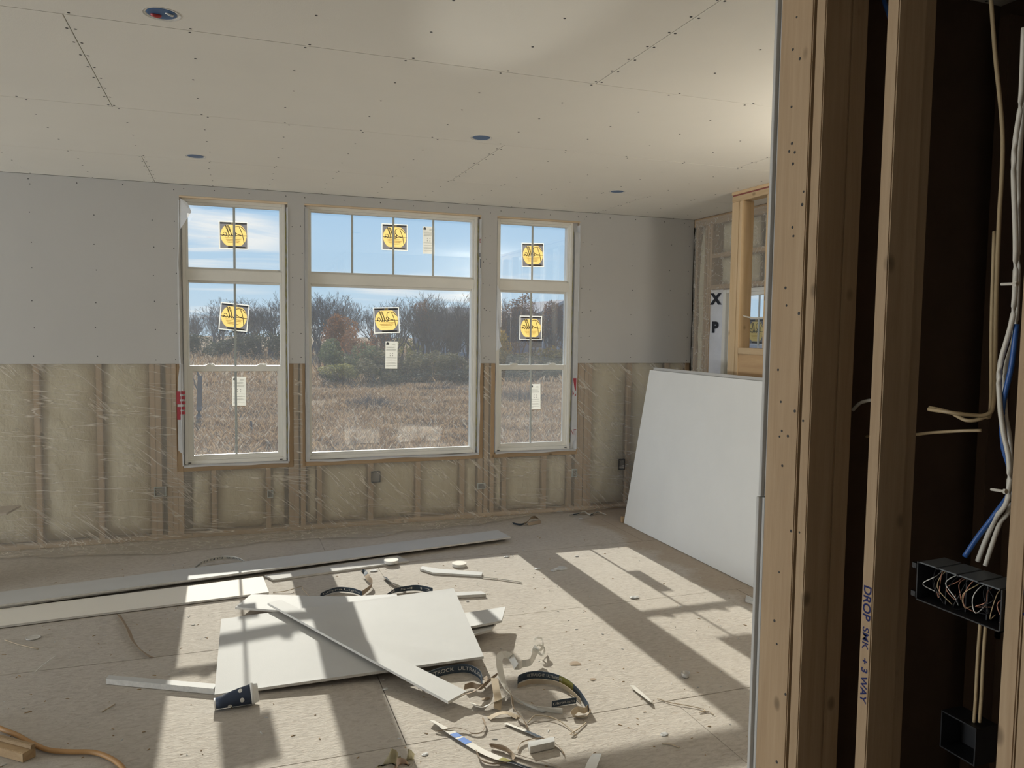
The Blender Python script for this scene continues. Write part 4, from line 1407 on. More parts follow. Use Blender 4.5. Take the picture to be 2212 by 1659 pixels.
# long strip of drywall from beyond the left edge, two lengths lapped
la, lb, lc, ld = F(0, 1283, .030), F(0, 1311, .030), F(1103, 1163, .030), F(1075, 1148, .030)
fa, fb = line_y(la, ld, -3.0), line_y(lb, lc, -3.0)
slab([fb - Vector((0, .012, .014)), lc - Vector((.4, .012, .014)), ld - Vector((.4, 0, .014)), fa - Vector((0, 0, .014))], 'long board lying directly under the long white strip, its grey edge showing', 'board', name='drywall_strip')
slab([fb, lc, ld, fa], 'long white drywall strip lying in front of the windows, longest board on the floor', name='drywall_strip')
ma, mb_ = line_y(la, ld, 1.62), line_y(lb, lc, 1.62)
# brown board face down beside it
ba, bb, bc, bd = F(0, 1320, .004), F(0, 1357, .004), F(581, 1283, .004), F(568, 1249, .004)
slab([line_y(bb, bc, -2.6), bc, bd, line_y(ba, bd, -2.6)], 'cream drywall strip lying face down along the long white strip', 'ceil', name='drywall_strip')
slab(FP((590, 1256, .001), (883, 1215, .001), (858, 1203, .001), (572, 1246, .001)), 'short grey drywall strip with the round cutout on its end', 'board', name='drywall_strip')
# pile in the sun
slab([F(508, 1316, .045), F(590, 1322, .045), Vector((.9, -2.25, .045)), Vector((.93, -1.93, .045)), F(738, 1293, .045), F(543, 1288, .045)], 'white drywall piece sticking out behind the biggest board of the pile')
slab(FP((463, 1506, .010), (1045, 1423, .050), (980, 1275, .118), (478, 1342, .088)), 'large white drywall board on top of the pile, striped by window shadow', name='drywall_sheet')
slab(FP((968, 1521, .036), (1008, 1499, .036), (607, 1300, .128), (578, 1307, .128)), 'narrow white drywall plank laid slantwise over the big board', name='drywall_strip')
slab([Vector((.80, -2.60, .030)), F(1084, 1345, .082), F(1092, 1315, .082), Vector((.85, -2.36, .030))], 'white drywall piece jutting out at the end of the big board, upper of two')
slab([Vector((.80, -2.72, .010)), F(1062, 1364, .052), F(1073, 1347, .052), Vector((.82, -2.55, .010))], 'white drywall piece jutting out under its twin at the end of the big board')
# narrow rips
slab(FP((1050, 1289, .001), (1040, 1283, .001), (975, 1285, .001), (978, 1293, .001)), 'short thin drywall rip behind the corner of the big board', name='drywall_rip', t=.018)
slab(FP((907, 1232, .001), (935, 1241, .001), (1040, 1247, .001), (1042, 1240, .001), (950, 1233, .001), (912, 1227, .001)), 'thin white drywall rip in the sun next to the round cutouts', name='drywall_rip', t=.014)
slab(FP((229, 1478, .001), (235, 1470, .001), (467, 1489, .001), (462, 1500, .001)), 'long thin drywall rip running under the big board', name='drywall_rip', t=.026)
slab(FP((1610, 1300, .001), (1640, 1311, .001), (1640, 1304, .001), (1612, 1292, .001)), 'little white offcut at the foot of the leaning boards', name='drywall_rip', t=.02)
# can light cutouts
for (a, b, z), lab in (((845, 1215, .0145), 'round drywall cutout lying on the end of the grey strip'), ((992, 1222, .001), 'round drywall cutout lying on the bare sunlit floor')):
    p = F(a, b, z)
    o = empty('drywall_cutout', p, lab, 'drywall', 'round ceiling cutouts on the floor')
    mb = MB()
    mb.lathe([(.0, 0), (.050, 0), (.0505, .004), (.0505, .019), (.0, .019)], 30, M=Matrix.Translation(p))
    mb.build('gypsum_core', M['gyp'], o)
    MB().lathe([(.0, .0192), (.0508, .0192), (.0508, .0205), (.0, .0205)], 30, M=Matrix.Translation(p)).build('face_paper', M['ceil'], o)

# far left: end of a board propped outside the frame
pa = Y(43, 1093, -.75)
o = empty('drywall_offcut', (pa.x - .4, -.8, 0), 'board end propped on blocks at the edge of the view, by the window wall', 'drywall')
bx = MB().hexa([(pa.x - 1.2, -.95, pa.z - .013), (pa.x - .03, -.95, pa.z - .013), (pa.x, -.72, pa.z - .013), (pa.x - 1.2, -.72, pa.z - .013)], [(pa.x - 1.2, -.95, pa.z), (pa.x - .03, -.95, pa.z), (pa.x, -.72, pa.z), (pa.x - 1.2, -.72, pa.z)])
bx.build('face_board', M['brown_paper'], o)
for k in (0, 1):
    MB().box(pa.x - 1.1 + k * .5, pa.x - 1.0 + k * .5, -.93, -.74, 0, pa.z - .0135).build('support_block', M['wood_old'], o)

# ------------------------------------------------------------------ coffee cup lying on its side
pc = Vector((.005, -3.005, .0))
o = empty('paper_cup', pc, 'crushed navy paper coffee cup with white lid lying against the big board', 'cup')
ax = Vector((1, .03, .10)).normalized()
c0 = Vector((-.083, -3.003, .031))
up = Vector((0, 0, 1))
sd = ax.cross(up).normalized()
uu = sd.cross(ax)


def ring(t_, r, crush=0.0, n=28):
    c_ = c0 + ax * t_
    out_ = []
    for k in range(n):
        a = 2 * PI * k / n
        q = c_ + sd * (r * math.cos(a)) + uu * (r * math.sin(a) * (1 - crush) - r * crush * .6)
        out_.append(q)
    return out_


def skin(rings, mb, mi=0, cap0=True, cap1=True):
    n = len(rings[0])
    vs = [q for r_ in rings for q in r_]
    fs = []
    for i in range(len(rings) - 1):
        for k in range(n):
            fs.append((i * n + k, i * n + (k + 1) % n, (i + 1) * n + (k + 1) % n, (i + 1) * n + k))
    if cap0:
        fs.append(tuple(reversed(range(n))))
    if cap1:
        fs.append(tuple(range(len(vs) - n, len(vs))))
    return mb.add(vs, fs, mi)


skin([ring(0, .030, .28), ring(.03, .032, .20), ring(.06, .0345, .10), ring(.10, .038, .03), ring(.14, .041, 0), ring(.150, .042, 0)], MB()).build('cup_body', M['navy'], o, smooth=True)
skin([ring(.150, .0435), ring(.155, .0455), ring(.160, .0455), ring(.163, .043), ring(.166, .0405), ring(.180, .0385), ring(.182, .036), ring(.176, .034)], MB()).build('cup_lid', M['cup_white'], o, smooth=False)
skin([ring(-.002, .031, .28), ring(.004, .0312, .28)], MB()).build('cup_base', M['cup_white'], o)
for t_, a in ((.108, 1.15), (.112, .02), (.060, -.45)):
    r = .0395 if t_ > .08 else .0362
    cr = .03 if t_ > .08 else .10
    vs = []
    for k in range(18):
        b = 2 * PI * k / 18
        tt, aa = t_ + .009 * math.cos(b), a + .34 * math.sin(b) * (.8)
        rr = r * (1 + (tt - t_) * 1.0) + .0006
        vs.append(c0 + ax * tt + sd * (rr * math.cos(aa)) + uu * (rr * math.sin(aa) * (1 - cr) - rr * cr * .6))
    ctr = c0 + ax * t_ + sd * (r * math.cos(a) * 1.035) + uu * (r * math.sin(a) * (1 - cr) * 1.035 - r * cr * .6)
    MB().add(vs + [ctr], [(k, (k + 1) % 18, 18) for k in range(18)]).build('oval_print', M['cup_white'], o)

# ------------------------------------------------------------------ wood block and cord at the lower left
p = [F(0, 1646, 0), F(47, 1647, 0), F(80, 1625, 0), F(78, 1612, .04)]
a0, a1 = F(50, 1648, 0), F(78, 1634, 0)
dr = (F(0, 1602, .05) - F(60, 1618, .05))
dr = Vector((dr.x, dr.y, 0)).normalized()
b0 = [a0, a0 + dr * .35, a1 + dr * .35, a1]
o = empty('wood_block', a0, 'tan block of lumber with a grooved top at the lower corner by the cord', 'wood block')
bb_ = [Vector((q.x, q.y, 0)) for q in b0]
MB().hexa(bb_, [q + Vector((0, 0, .036)) for q in bb_]).build('block_body', M['wood_old'], o, bevel=.002)
u_ = (bb_[3] - bb_[0])
MB().hexa([bb_[0] + u_ * .62 + Vector((0, 0, .0365)), bb_[1] + u_ * .62 + Vector((0, 0, .0365)), bb_[2] + Vector((0, 0, .0365)), bb_[3] + Vector((0, 0, .0365))],
          [bb_[0] + u_ * .66 + Vector((0, 0, .052)), bb_[1] + u_ * .66 + Vector((0, 0, .052)), bb_[2] + Vector((0, 0, .052)), bb_[3] + Vector((0, 0, .052))]).build('top_ridge', M['wood_old'], o, bevel=.002)
cpts = [F(-60, 1545, .012)] + [F(a, b, .012) for a, b in ((0, 1573), (35, 1587), (70, 1606), (105, 1620), (150, 1624), (200, 1625), (235, 1636), (262, 1655), (275, 1680), (290, 1720))]
tag(MB().tube(catmull(cpts, 8), .0095, 10).build('extension_cord', M['cord'], smooth=True), 'tan extension cord snaking over the floor at the lower corner', 'cord')


# ------------------------------------------------------------------ paper straps, string and rubbish
def strap(spec, w, mat, label, text=None, tmat='strap_white', tsize=.6, k=6, group='paper edge straps', segs=None, trange=(0.05, .95)):
    """spec: (px, py, z, tilt) control points; tilt 1 = standing on edge, 0 = flat; text rides on the strap"""
    base = [F(a, b, z) for a, b, z, t_ in spec]
    tl = catmull([Vector((t_, 0, 0)) for a, b, z, t_ in spec], k)
    c_ = catmull(base, k)
    n = len(c_)
    side = []
    for i in range(n):
        tn = (c_[min(i + 1, n - 1)] - c_[max(i - 1, 0)]).normalized()
        lat = Vector((tn.y, -tn.x, 0))
        if lat.length < 1e-4:
            lat = Vector((1, 0, 0))
        lat.normalize()
        tt = max(0, min(1, tl[i].x))
        side.append(Vector((0, 0, 1)) * tt + lat * (1 - tt))
        lo = w / 2 * tt + .001
        if c_[i].z < lo:
            c_[i].z = lo
    o = empty('paper_strap', c_[n // 2], label, 'strap', group)
    MB().ribbon(c_, w, side).build('strap_band', M[mat], o, smooth=False)
    for s0, s1, m2 in (segs or []):
        i0, i1 = int(s0 * (n - 1)), max(int(s0 * (n - 1)) + 1, int(s1 * (n - 1)))
        MB().ribbon(c_[i0:i1 + 1], w * .96, side[i0:i1 + 1], thick=.0024).build('printed_section', M[m2], o)
    if text:
        ln = [0]
        for i in range(n - 1):
            ln.append(ln[-1] + (c_[i + 1] - c_[i]).length)
        v, f = text_geo(text, w * tsize)
        xs_ = [q.x for q in v]
        x0, x1 = min(xs_), max(xs_)
        s0 = ln[-1] * trange[0]
        sp = ln[-1] * (trange[1] - trange[0])
        sc_ = min(1.0, sp / (x1 - x0)) if sp > 0 else 1
        for sg in (1, -1):
            vs = []
            for q in v:
                d = s0 + (q.x - x0) * sp / (x1 - x0)
                if sg < 0:
                    d = s0 + sp - (q.x - x0) * sp / (x1 - x0)
                i = 0
                while i < n - 2 and ln[i + 1] < d:
                    i += 1
                t_ = (d - ln[i]) / max(1e-6, ln[i + 1] - ln[i])
                pt = c_[i] + (c_[i + 1] - c_[i]) * t_
                sdv = (side[i] + (side[i + 1] - side[i]) * t_).normalized()
                tn = (c_[i + 1] - c_[i]).normalized()
                nn = tn.cross(sdv)
                vs.append(pt + sdv * q.y + nn * (.0018 * sg) * 1.0)
            MB().add(vs, f).build('strap_lettering', M[tmat], o, kind='stuff')
    return o


strap([(420, 1228, .02, .7), (440, 1214, .03, .7), (480, 1205, .035, .7), (515, 1207, .03, .6), (535, 1217, .02, .5), (543, 1220, .018, .3)], .034, 'strap_white', 'printed strap curling up behind the long white strip', 'END 12 54 IN  SHEETROCK', 'strap_navy', .62, segs=[(.74, .95, 'strap_navy')])
strap([(692, 1286, .01, .7), (705, 1280, .018, .8), (730, 1273, .02, .9), (760, 1275, .02, 1), (782, 1282, .02, 1)], .030, 'strap_navy', 'dark arched strap behind the big board, next to the folded tan one', 'UltraLight', 'strap_white', .6)
strap([(782, 1282, .02, 1), (800, 1268, .025, .8), (804, 1258, .03, .9), (795, 1248, .03, .6), (788, 1236, .03, .3), (782, 1232, .04, .5)], .032, 'strap_brown', 'folded tan strap standing up behind the big board', segs=[(.70, .98, 'strap_navy')])
strap([(831, 1246, .01, .3), (845, 1258, .012, .5), (862, 1266, .012, .6), (875, 1272, .014, .7)], .030, 'strap_white', 'short white strap end pointing at the round cutouts', segs=[(.05, .3, 'strap_navy')])
strap([(834, 1288, .01, .6), (850, 1277, .02, .6), (880, 1271, .025, .7), (905, 1270, .025, .8), (935, 1276, .02, .8)], .042, 'strap_navy', 'dark strap arched over at the back edge of the big board', '12 54 12', 'strap_white', .55)
strap([(905, 1470, .02, 1), (940, 1455, .022, 1), (975, 1446, .022, 1), (1010, 1444, .022, 1), (1035, 1456, .022, 1), (1042, 1472, .02, 1)], .042, 'strap_navy', 'dark strap looped under the front edge of the big board', 'SHEETROCK  ULTRALIGHT', 'strap_white', .6)
# tangle in front of the pile
strap([(1160, 1398, .07, .7), (1155, 1408, .05, .5), (1146, 1430, .04, .9), (1128, 1434, .04, .9), (1115, 1440, .05, .8), (1104, 1418, .07, .6), (1086, 1414, .09, .5), (1078, 1425, .10, .4), (1083, 1460, .06, .3), (1095, 1490, .03, .4), (1115, 1510, .02, .5), (1160, 1530, .012, .6), (1215, 1538, .01, .7)], .036, 'strap_white', 'long crumpled white strap rising in a zigzag above the tangle', k=2)
strap([(1154, 1382, .06, .5), (1160, 1378, .08, .6), (1170, 1380, .07, .8), (1173, 1392, .05, .6), (1168, 1404, .04, .4), (1158, 1400, .05, .8), (1165, 1393, .06, .5), (1176, 1402, .02, .5), (1172, 1415, .012, .3), (1163, 1410, .02, .4)], .012, 'strap_white', 'curly white knot of torn strap at the far tip of the zigzag')
strap([(1118, 1478, .02, 1), (1122, 1466, .022, 1), (1150, 1458, .025, 1), (1190, 1461, .025, 1), (1225, 1475, .025, 1), (1250, 1497, .022, 1), (1266, 1520, .02, 1), (1272, 1530, .02, 1)], .036, 'strap_navy', 'wide dark loop of printed strap beside the tangle', 'ULTRALIGHT  ULTRALIGHT', 'strap_white', .55, segs=[(.52, .66, 'strap_olive')], trange=(.18, .5))
strap([(1118, 1482, .014, .8), (1150, 1472, .015, .9), (1190, 1474, .015, .9), (1215, 1482, .015, .9), (1240, 1500, .015, .9), (1255, 1516, .015, .9)], .024, 'strap_tan', 'tan inner loop of strap inside the wide dark loop')
strap([(1192, 1522, .014, .9), (1215, 1517, .016, .9), (1245, 1513, .016, .9)], .030, 'strap_navy', 'short dark strap end lying in the shadow inside the loop', 'UltraLight', 'strap_white', .55)
strap([(1272, 1528, .018, .7), (1262, 1535, .015, .8), (1248, 1532, .02, .6), (1236, 1545, .012, .6), (1262, 1548, .01, .4), (1276, 1536, .018, .8)], .024, 'strap_tan', 'kinked tan strap end folding at the tip of the wide dark loop')
strap([(955, 1507, .045, .2), (985, 1503, .045, .2), (1020, 1495, .045, .3), (1040, 1482, .04, .5), (1050, 1470, .035, .6), (1048, 1462, .03, .4)], .020, 'strap_brown', 'brown strap curling off the end of the slanting plank')
strap([(1003, 1484, .02, .8), (1020, 1480, .02, .9), (1040, 1484, .02, .8), (1062, 1466, .02, .7), (1075, 1456, .03, .6)], .030, 'strap_brown', 'tan strap standing between the pile and the tangle')
strap([(1068, 1465, .05, .1), (1072, 1490, .04, .1), (1076, 1512, .02, .2), (1074, 1532, .01, .3)], .034, 'strap_tan', 'broad tan strap hanging down the middle of the tangle')
strap([(1092, 1488, .05, .5), (1104, 1500, .04, .6), (1110, 1530, .03, .6), (1128, 1550, .02, .6), (1140, 1572, .01, .5)], .018, 'strap_brown', 'thin brown strap running from the tangle down to a point')
strap([(1056, 1552, .004, 0), (1075, 1542, .014, .1), (1095, 1540, .014, .1), (1118, 1550, .004, 0)], .030, 'strap_tan', 'yellowish curved strap lying below the tangle')
strap([(1018, 1518, .01, .3), (1040, 1528, .012, .3), (1060, 1520, .02, .4), (1085, 1510, .02, .5), (1100, 1496, .02, .6)], .030, 'strap_white', 'crumpled white strap piece left of the broad hanging one')
strap([(1092, 1562, .004, .2), (1120, 1573, .006, .2), (1150, 1585, .006, .2), (1175, 1597, .004, .1)], .022, 'strap_white', 'white strap lying straight below the tangle', segs=[(.5, .95, 'strap_navy')])
strap([(932, 1556, .012, .3), (950, 1566, .01, .3), (975, 1582, .008, .1), (1000, 1598, .008, .1), (1040, 1622, .006, .1), (1075, 1637, .006, .1), (1110, 1648, .008, .3), (1150, 1662, .008, .3), (1180, 1672, .01, .3)], .036, 'strap_white', 'long white strap with blue print reaching the lower edge', segs=[(.28, .34, 'strap_blue'), (.36, .43, 'strap_blue'), (.66, .74, 'strap_olive'), (.74, .95, 'strap_navy')])
strap([(940, 1580, .006, .5), (960, 1576, .012, .5), (985, 1572, .012, .5), (1010, 1578, .01, .4), (1020, 1584, .008, .6), (1040, 1582, .01, .6), (1048, 1565, .012, .6), (1042, 1550, .012, .6)], .008, 'strap_brown', 'thin torn strap curling beside the blue printed one')
strap([(1030, 1622, .008, .6), (1040, 1642, .01, .6), (1070, 1650, .008, .5), (1110, 1640, .01, .5), (1090, 1616, .012, .6), (1060, 1612, .01, .5), (1150, 1640, .01, .4), (1190, 1650, .01, .4), (1240, 1672, .01, .4)], .016, 'strap_brown', 'twisted brown strap by the small white block')
strap([(1118, 1620, .008, .6), (1125, 1605, .01, .6), (1150, 1596, .01, .5), (1175, 1595, .01, .5), (1200, 1606, .01, .5), (1215, 1622, .008, .5), (1218, 1630, .008, .5)], .010, 'strap_brown', 'thin strap curving round the small white block')
strap([(1270, 1700, .004, 0), (1276, 1660, .012, .15), (1284, 1640, .02, .2), (1290, 1628, .03, .3)], .045, 'strap_white', 'wide grey strap rising at the lower edge, right of the tangle')
strap([(1365, 1480, .01, .2), (1375, 1490, .008, .1), (1390, 1502, .008, .2), (1404, 1514, .012, .3), (1410, 1520, .008, .5)], .026, 'strap_white', 'short twisted white strap alone on the sunny floor')
strap([(256, 1328, .006, .4), (268, 1345, .012, .5), (278, 1362, .014, .5), (285, 1380, .016, .5), (298, 1398, .014, .5), (315, 1412, .012, .4), (328, 1420, .006, .3)], .032, 'strap_brown', 'brown wavy strap on the shaded floor by the face-down strip')
strap([(1108, 1130, .01, .5), (1125, 1133, .012, .5), (1138, 1128, .02, .6), (1148, 1118, .03, .7), (1160, 1118, .03, .6), (1166, 1127, .015, .5), (1140, 1132, .012, .5)], .030, 'strap_brown', 'brown looped strap near the foot of the window wall', segs=[(.0, .25, 'strap_navy')])
strap([(1230, 1112, .01, .4), (1245, 1110, .014, .4), (1262, 1106, .02, .5), (1275, 1112, .01, .5), (1290, 1106, .02, .4), (1310, 1112, .01, .4)], .030, 'strap_white', 'grey crumpled strap on the floor in the far corner', segs=[(.1, .3, 'strap_navy'), (.6, .75, 'strap_navy')])
strap([(1040, 1247, .006, .4), (1065, 1249, .006, .4), (1095, 1253, .006, .5), (1127, 1258, .006, .5)], .012, 'strap_white', 'thin ragged paper tail beyond the sunlit rip')


def twine(pts, r, mat, label, name='paper_string'):
    tag(MB().tube(catmull([F(a, b, z) for a, b, z in pts], 6), r, 5).build(name, M[mat], smooth=True), label, 'string')


twine([(1140, 1562, .004), (1152, 1548, .01), (1160, 1545, .014), (1185, 1548, .012), (1210, 1558, .01), (1232, 1575, .006), (1244, 1586, .005), (1232, 1586, .008), (1250, 1574, .006), (1266, 1561, .004)], .0025, 'strap_tan', 'thin brown paper string looping right of the tangle')
twine([(1420, 1509, .004), (1450, 1518, .006), (1490, 1525, .005), (1522, 1533, .004), (1510, 1539, .004), (1528, 1536, .004), (1542, 1544, .003)], .0022, 'strap_tan', 'thin brown string on the floor near the foreground post')
twine([(75, 1452, .003), (95, 1435, .006), (120, 1417, .003)], .0022, 'strap_white', 'straight pale string lying across the floor joint')
twine([(10, 1382, .003), (40, 1392, .005), (82, 1402, .003)], .003, 'strap_tan', 'pale splinter on the shaded floor beside the round smear')
twine([(590, 1280, .003), (620, 1276, .012), (650, 1267, .02), (655, 1274, .012), (668, 1287, .004)], .0025, 'strap_tan', 'bent wire-thin strip behind the pile')
twine([(220, 1538, .003), (235, 1529, .005), (248, 1521, .003)], .003, 'strap_tan', 'short pale splinter on the shaded floor')
twine([(1430, 1606, .003), (1450, 1608, .005), (1468, 1615, .003)], .003, 'strap_tan', 'short brown splinter at the edge of the lowest shadow')


def scrap(px, py, r, mat, label, name='drywall_scrap', h=.35, seed=0, cat='scrap', n=7, z=0.0):
    """broken irregular fragment"""
    rs = random.Random(seed + int(px * 7 + py))
    if mat == 'strap_tan':
        h, r, mat = .12, r * .75, 'strap_brown'
    p = F(px, py, z)
    vs = []
    for lay, (q, zz) in enumerate(((1.0, 0.0), (1.05, .45), (.62, 1.0))):
        for k in range(n):
            a = 2 * PI * k / n
            rr = r * q * rs.uniform(.7, 1.25)
            vs.append((p.x + rr * math.cos(a) * 1.3, p.y + rr * math.sin(a), p.z + .001 + r * h * zz * rs.uniform(.75, 1.2)))
    fs = [tuple(reversed(range(n))), tuple(range(2 * n, 3 * n))]
    for i in range(2):
        for k in range(n):
            fs.append((i * n + k, i * n + (k + 1) % n, (i + 1) * n + (k + 1) % n, (i + 1) * n + k))
    return tag(MB().add(vs, fs).build(name, M[mat]), label, cat, 'drywall scraps on the floor')


for px, py, r, mat, lab in [(808, 1234, .02, 'white', 'white chip near the short grey strip'), (1370, 1291, .022, 'white', 'white lump in the sunlit patch nearest the leaning boards'),
                            (1212, 1229, .035, 'white', 'ragged pale lump in the broad shadow band'), (1196, 1233, .02, 'white', 'small ragged lump next to the pale one in the broad shadow band'),
                            (1162, 1229, .018, 'white', 'white crumb where the wide sun patch meets the shadow'), (1095, 1203, .016, 'white', 'white crumb at the far corner of the wide sun patch'),
                            (1246, 1202, .012, 'white', 'tiny chip at the far end of the narrow sun patch'), (1242, 1434, .03, 'strap_tan', 'torn tan paper flake above the wide dark loop'),
                            (1280, 1468, .016, 'strap_tan', 'brown twig-like shred right of the wide dark loop'), (833, 1489, .012, 'white', 'white chip in the shadow of the slanting plank'),
                            (918, 1630, .011, 'white', 'small white chip right of the torn bag'), (1435, 1587, .014, 'white', 'white chip near the lowest sun edge'),
                            (1207, 1105, .028, 'white', 'white lump at the foot of the window wall'), (1254, 1121, .018, 'white', 'upright white chip in the far corner'),
                            (1173, 1538, .008, 'white', 'tiny chip below the wide dark loop'), (1010, 1299, .008, 'white', 'tiny chip behind the corner of the big board'),
                            (1112, 1549, .02, 'strap_tan', 'brown crumpled shred under the tangle'), (1050, 1510, .022, 'strap_tan', 'torn brown flake left of the tangle')]:
    scrap(px, py, r, mat, lab)
# small white block in front
p0, p1, p2, p3 = F(1145, 1628, .002), F(1198, 1616, .002), F(1196, 1606, .002), F(1140, 1617, .002)
slab([p0, p1, p2, p3], 'small white gypsum block lying among the brown straps', 'white', t=.028, name='drywall_rip')
# plastic lid, faint ring on the shaded floor
p = F(72, 1378, .001)
tag(MB().lathe([(.035, 0), (.036, .004), (.033, .005), (.030, .003), (.02, .0035), (0, .003)], 26, M=Matrix.Translation(p)).build('plastic_disc', M['clear'], smooth=True), 'flat translucent plastic disc on the shaded floor by the cream strip', 'lid')
p = F(1481, 1462, .001)
tag(MB().lathe([(0, 0), (.016, 0), (.018, .004), (.022, .022), (.0205, .022), (.016, .004), (0, .002)], 22, M=Matrix.Translation(p)).build('measuring_cup', M['clear'], smooth=True), 'small clear plastic cup in the shadow near the foreground post', 'cup')
# torn yellow bag at the lower edge: crumpled paper standing up in tatters
o = empty('torn_bag', F(850, 1668, 0), 'crumpled yellow paper bag with red print at the lower edge', 'bag')
for k, (bl, br, tl, tr2, yy, mat) in enumerate((((808, 1690), (852, 1690), (842, 1614), (858, 1622), -3.66, 'bag'), ((846, 1690), (884, 1690), (857, 1634), (878, 1640), -3.68, 'bag_red'),
                                               ((870, 1690), (892, 1690), (879, 1614), (893, 1622), -3.65, 'bag'), ((836, 1690), (870, 1690), (850, 1626), (866, 1634), -3.64, 'bag'))):
    A, B, C_, D = [Y(q[0], q[1], yy) for q in (bl, br, tl, tr2)]
    vs, fs = [], []
    nu, nv = 6, 8
    for j in range(nv + 1):
        for i in range(nu + 1):
            s_, t_ = i / nu, j / nv
            q = (A * (1 - s_) + B * s_) * (1 - t_) + (C_ * (1 - s_) + D * s_) * t_
            q = q + Vector((.006 * noise.noise(Vector((s_ * 4, t_ * 4, k))), .020 * noise.noise(Vector((s_ * 4 + k * 3, t_ * 2.5, k * 3.3))) - .02 * (s_ - .5) ** 2 * 4, .006 * noise.noise(Vector((s_ * 3, 1, k * 2.0))) * t_))
            vs.append((q.x, q.y, max(.001, q.z)))
    for j in range(nv):
        for i in range(nu):
            a = j * (nu + 1) + i
            fs.append((a, a + 1, a + nu + 2, a + nu + 1))
    MB().add(vs, fs).build('torn_flap', M[mat], o, smooth=True)
# scattered crumbs of gypsum and wood: nobody could count them
mb, mb2 = MB(), MB()
for k in range(520):
    x, y = random.uniform(-1.2, 3.0), random.uniform(-4.2, -.6)
    q = random.choice((1, 1, 2))
    r = random.uniform(.0014, .004)
    tgt = mb if random.random() < .4 else mb2
    a = random.uniform(0, 6.28)
    ln = random.uniform(1, 3.2)
    dx, dy = math.cos(a) * r * ln, math.sin(a) * r * ln
    ex, ey = -math.sin(a) * r * .6, math.cos(a) * r * .6
    tgt.hexa([(x - dx - ex, y - dy - ey, .0), (x + dx - ex, y + dy - ey, .0), (x + dx + ex, y + dy + ey, .0), (x - dx + ex, y - dy + ey, .0)],
             [(x - dx * .7, y - dy * .7, r * .8), (x + dx * .7 - ex, y + dy * .7 - ey, r * .6), (x + dx * .6 + ex, y + dy * .6 + ey, r * .8), (x - dx * .7 + ex, y - dy * .7 + ey, r * .5)])
tag(mb.build('gypsum_crumbs', M['white']), 'scattered white gypsum crumbs over the subfloor', 'debris', kind='stuff')
tag(mb2.build('wood_crumbs', M['wood_old']), 'scattered brown wood crumbs over the subfloor', 'debris', kind='stuff')
# ------------------------------------------------------------------ outdoors: field, shrubs, trees, houses
ZG = -1.0


def ground_z(x, y):
    return ZG + .10 * noise.noise(Vector((x * .25, y * .25, 0))) + .25 * noise.noise(Vector((x * .04, y * .04, 5))) * min(1, max(0, (y - 15) / 30))


vs, fs = [], []
ys = [.17 + (k / 90) ** 2.2 * 240 for k in range(91)]
xs = [-70 + 190 * i / 120 for i in range(121)]
for y in ys:
    for x in xs:
        vs.append((x, y, ground_z(x, y) if y > .5 else ZG))
for j in range(90):
    for i in range(120):
        fs.append((j * 121 + i, j * 121 + i + 1, (j + 1) * 121 + i + 1, (j + 1) * 121 + i))
MB().add(vs, fs).build('ground', M['field'], smooth=True, kind='structure')
MB().box(-70, 120, -40, .165, ZG - .1, ZG - .02).build('ground', M['field'], kind='structure')


def blades(n, xr, yr, h, w, name, mats, label, clump=0.0, dens=None):
    """tufts of dry grass as bent triangles, one mesh"""
    x = rng.uniform(*xr, n)
    y = yr[0] + (yr[1] - yr[0]) * rng.random(n) ** 1.5
    nzv = np.array([noise.noise(Vector((a * .55, b * .55, 3.0))) for a, b in zip(x, y)])
    keep = nzv > rng.uniform(-.9, .35, n)
    x, y, nzv = x[keep], y[keep], nzv[keep]
    n = len(x)
    z = np.array([ground_z(a, b) for a, b in zip(x, y)])
    hh = h * rng.uniform(.45, 1.25, n) * (1 + .7 * nzv)
    a = rng.uniform(0, 6.283, n)
    ww = w * rng.uniform(.6, 1.4, n) * (1 + y / 30)
    lx, ly = rng.normal(0, .45, n) * hh, rng.normal(0, .45, n) * hh
    co = np.zeros((n, 4, 3))
    co[:, 0] = np.stack([x - np.cos(a) * ww, y - np.sin(a) * ww, z - .02], 1)
    co[:, 1] = np.stack([x + np.cos(a) * ww, y + np.sin(a) * ww, z - .02], 1)
    co[:, 2] = np.stack([x + np.cos(a) * ww * .6 + lx * .45, y + np.sin(a) * ww * .6 + ly * .45, z + hh * .65], 1)
    co[:, 3] = np.stack([x + lx, y + ly, z + hh], 1)
    me = bpy.data.meshes.new(name)
    idx = np.arange(n)[:, None] * 4
    tri = np.concatenate([idx + np.array([[0, 1, 2]]), idx + np.array([[0, 2, 3]])], 1).reshape(-1)
    me.vertices.add(n * 4)
    me.vertices.foreach_set('co', co.reshape(-1))
    me.loops.add(n * 6)
    me.loops.foreach_set('vertex_index', tri.astype(np.int32))
    me.polygons.add(n * 2)
    me.polygons.foreach_set('loop_start', np.arange(0, n * 6, 3, dtype=np.int32))
    for m in mats:
        me.materials.append(M[m])
    pick = rng.choice(len(mats), n, p=[.45, .4, .15][:len(mats)] if len(mats) == 3 else None)
    me.polygons.foreach_set('material_index', np.repeat(pick, 2).astype(np.int32))
    me.update()
    me.validate()
    ob = bpy.data.objects.new(name, me)
    link(ob, None, (0, 0, 0))
    return tag(ob, label, 'grass', kind='stuff')


blades(190000, (-5, 18), (6, 30), .17, .0034, 'dry_grass', ['straw_a', 'straw_b', 'straw_c'], 'short dry brown grass over the near field')
blades(60000, (-28, 36), (30, 90), .34, .013, 'dry_grass', ['straw_a', 'straw_b', 'straw_c'], 'dry brown grass over the far field up to the trees')


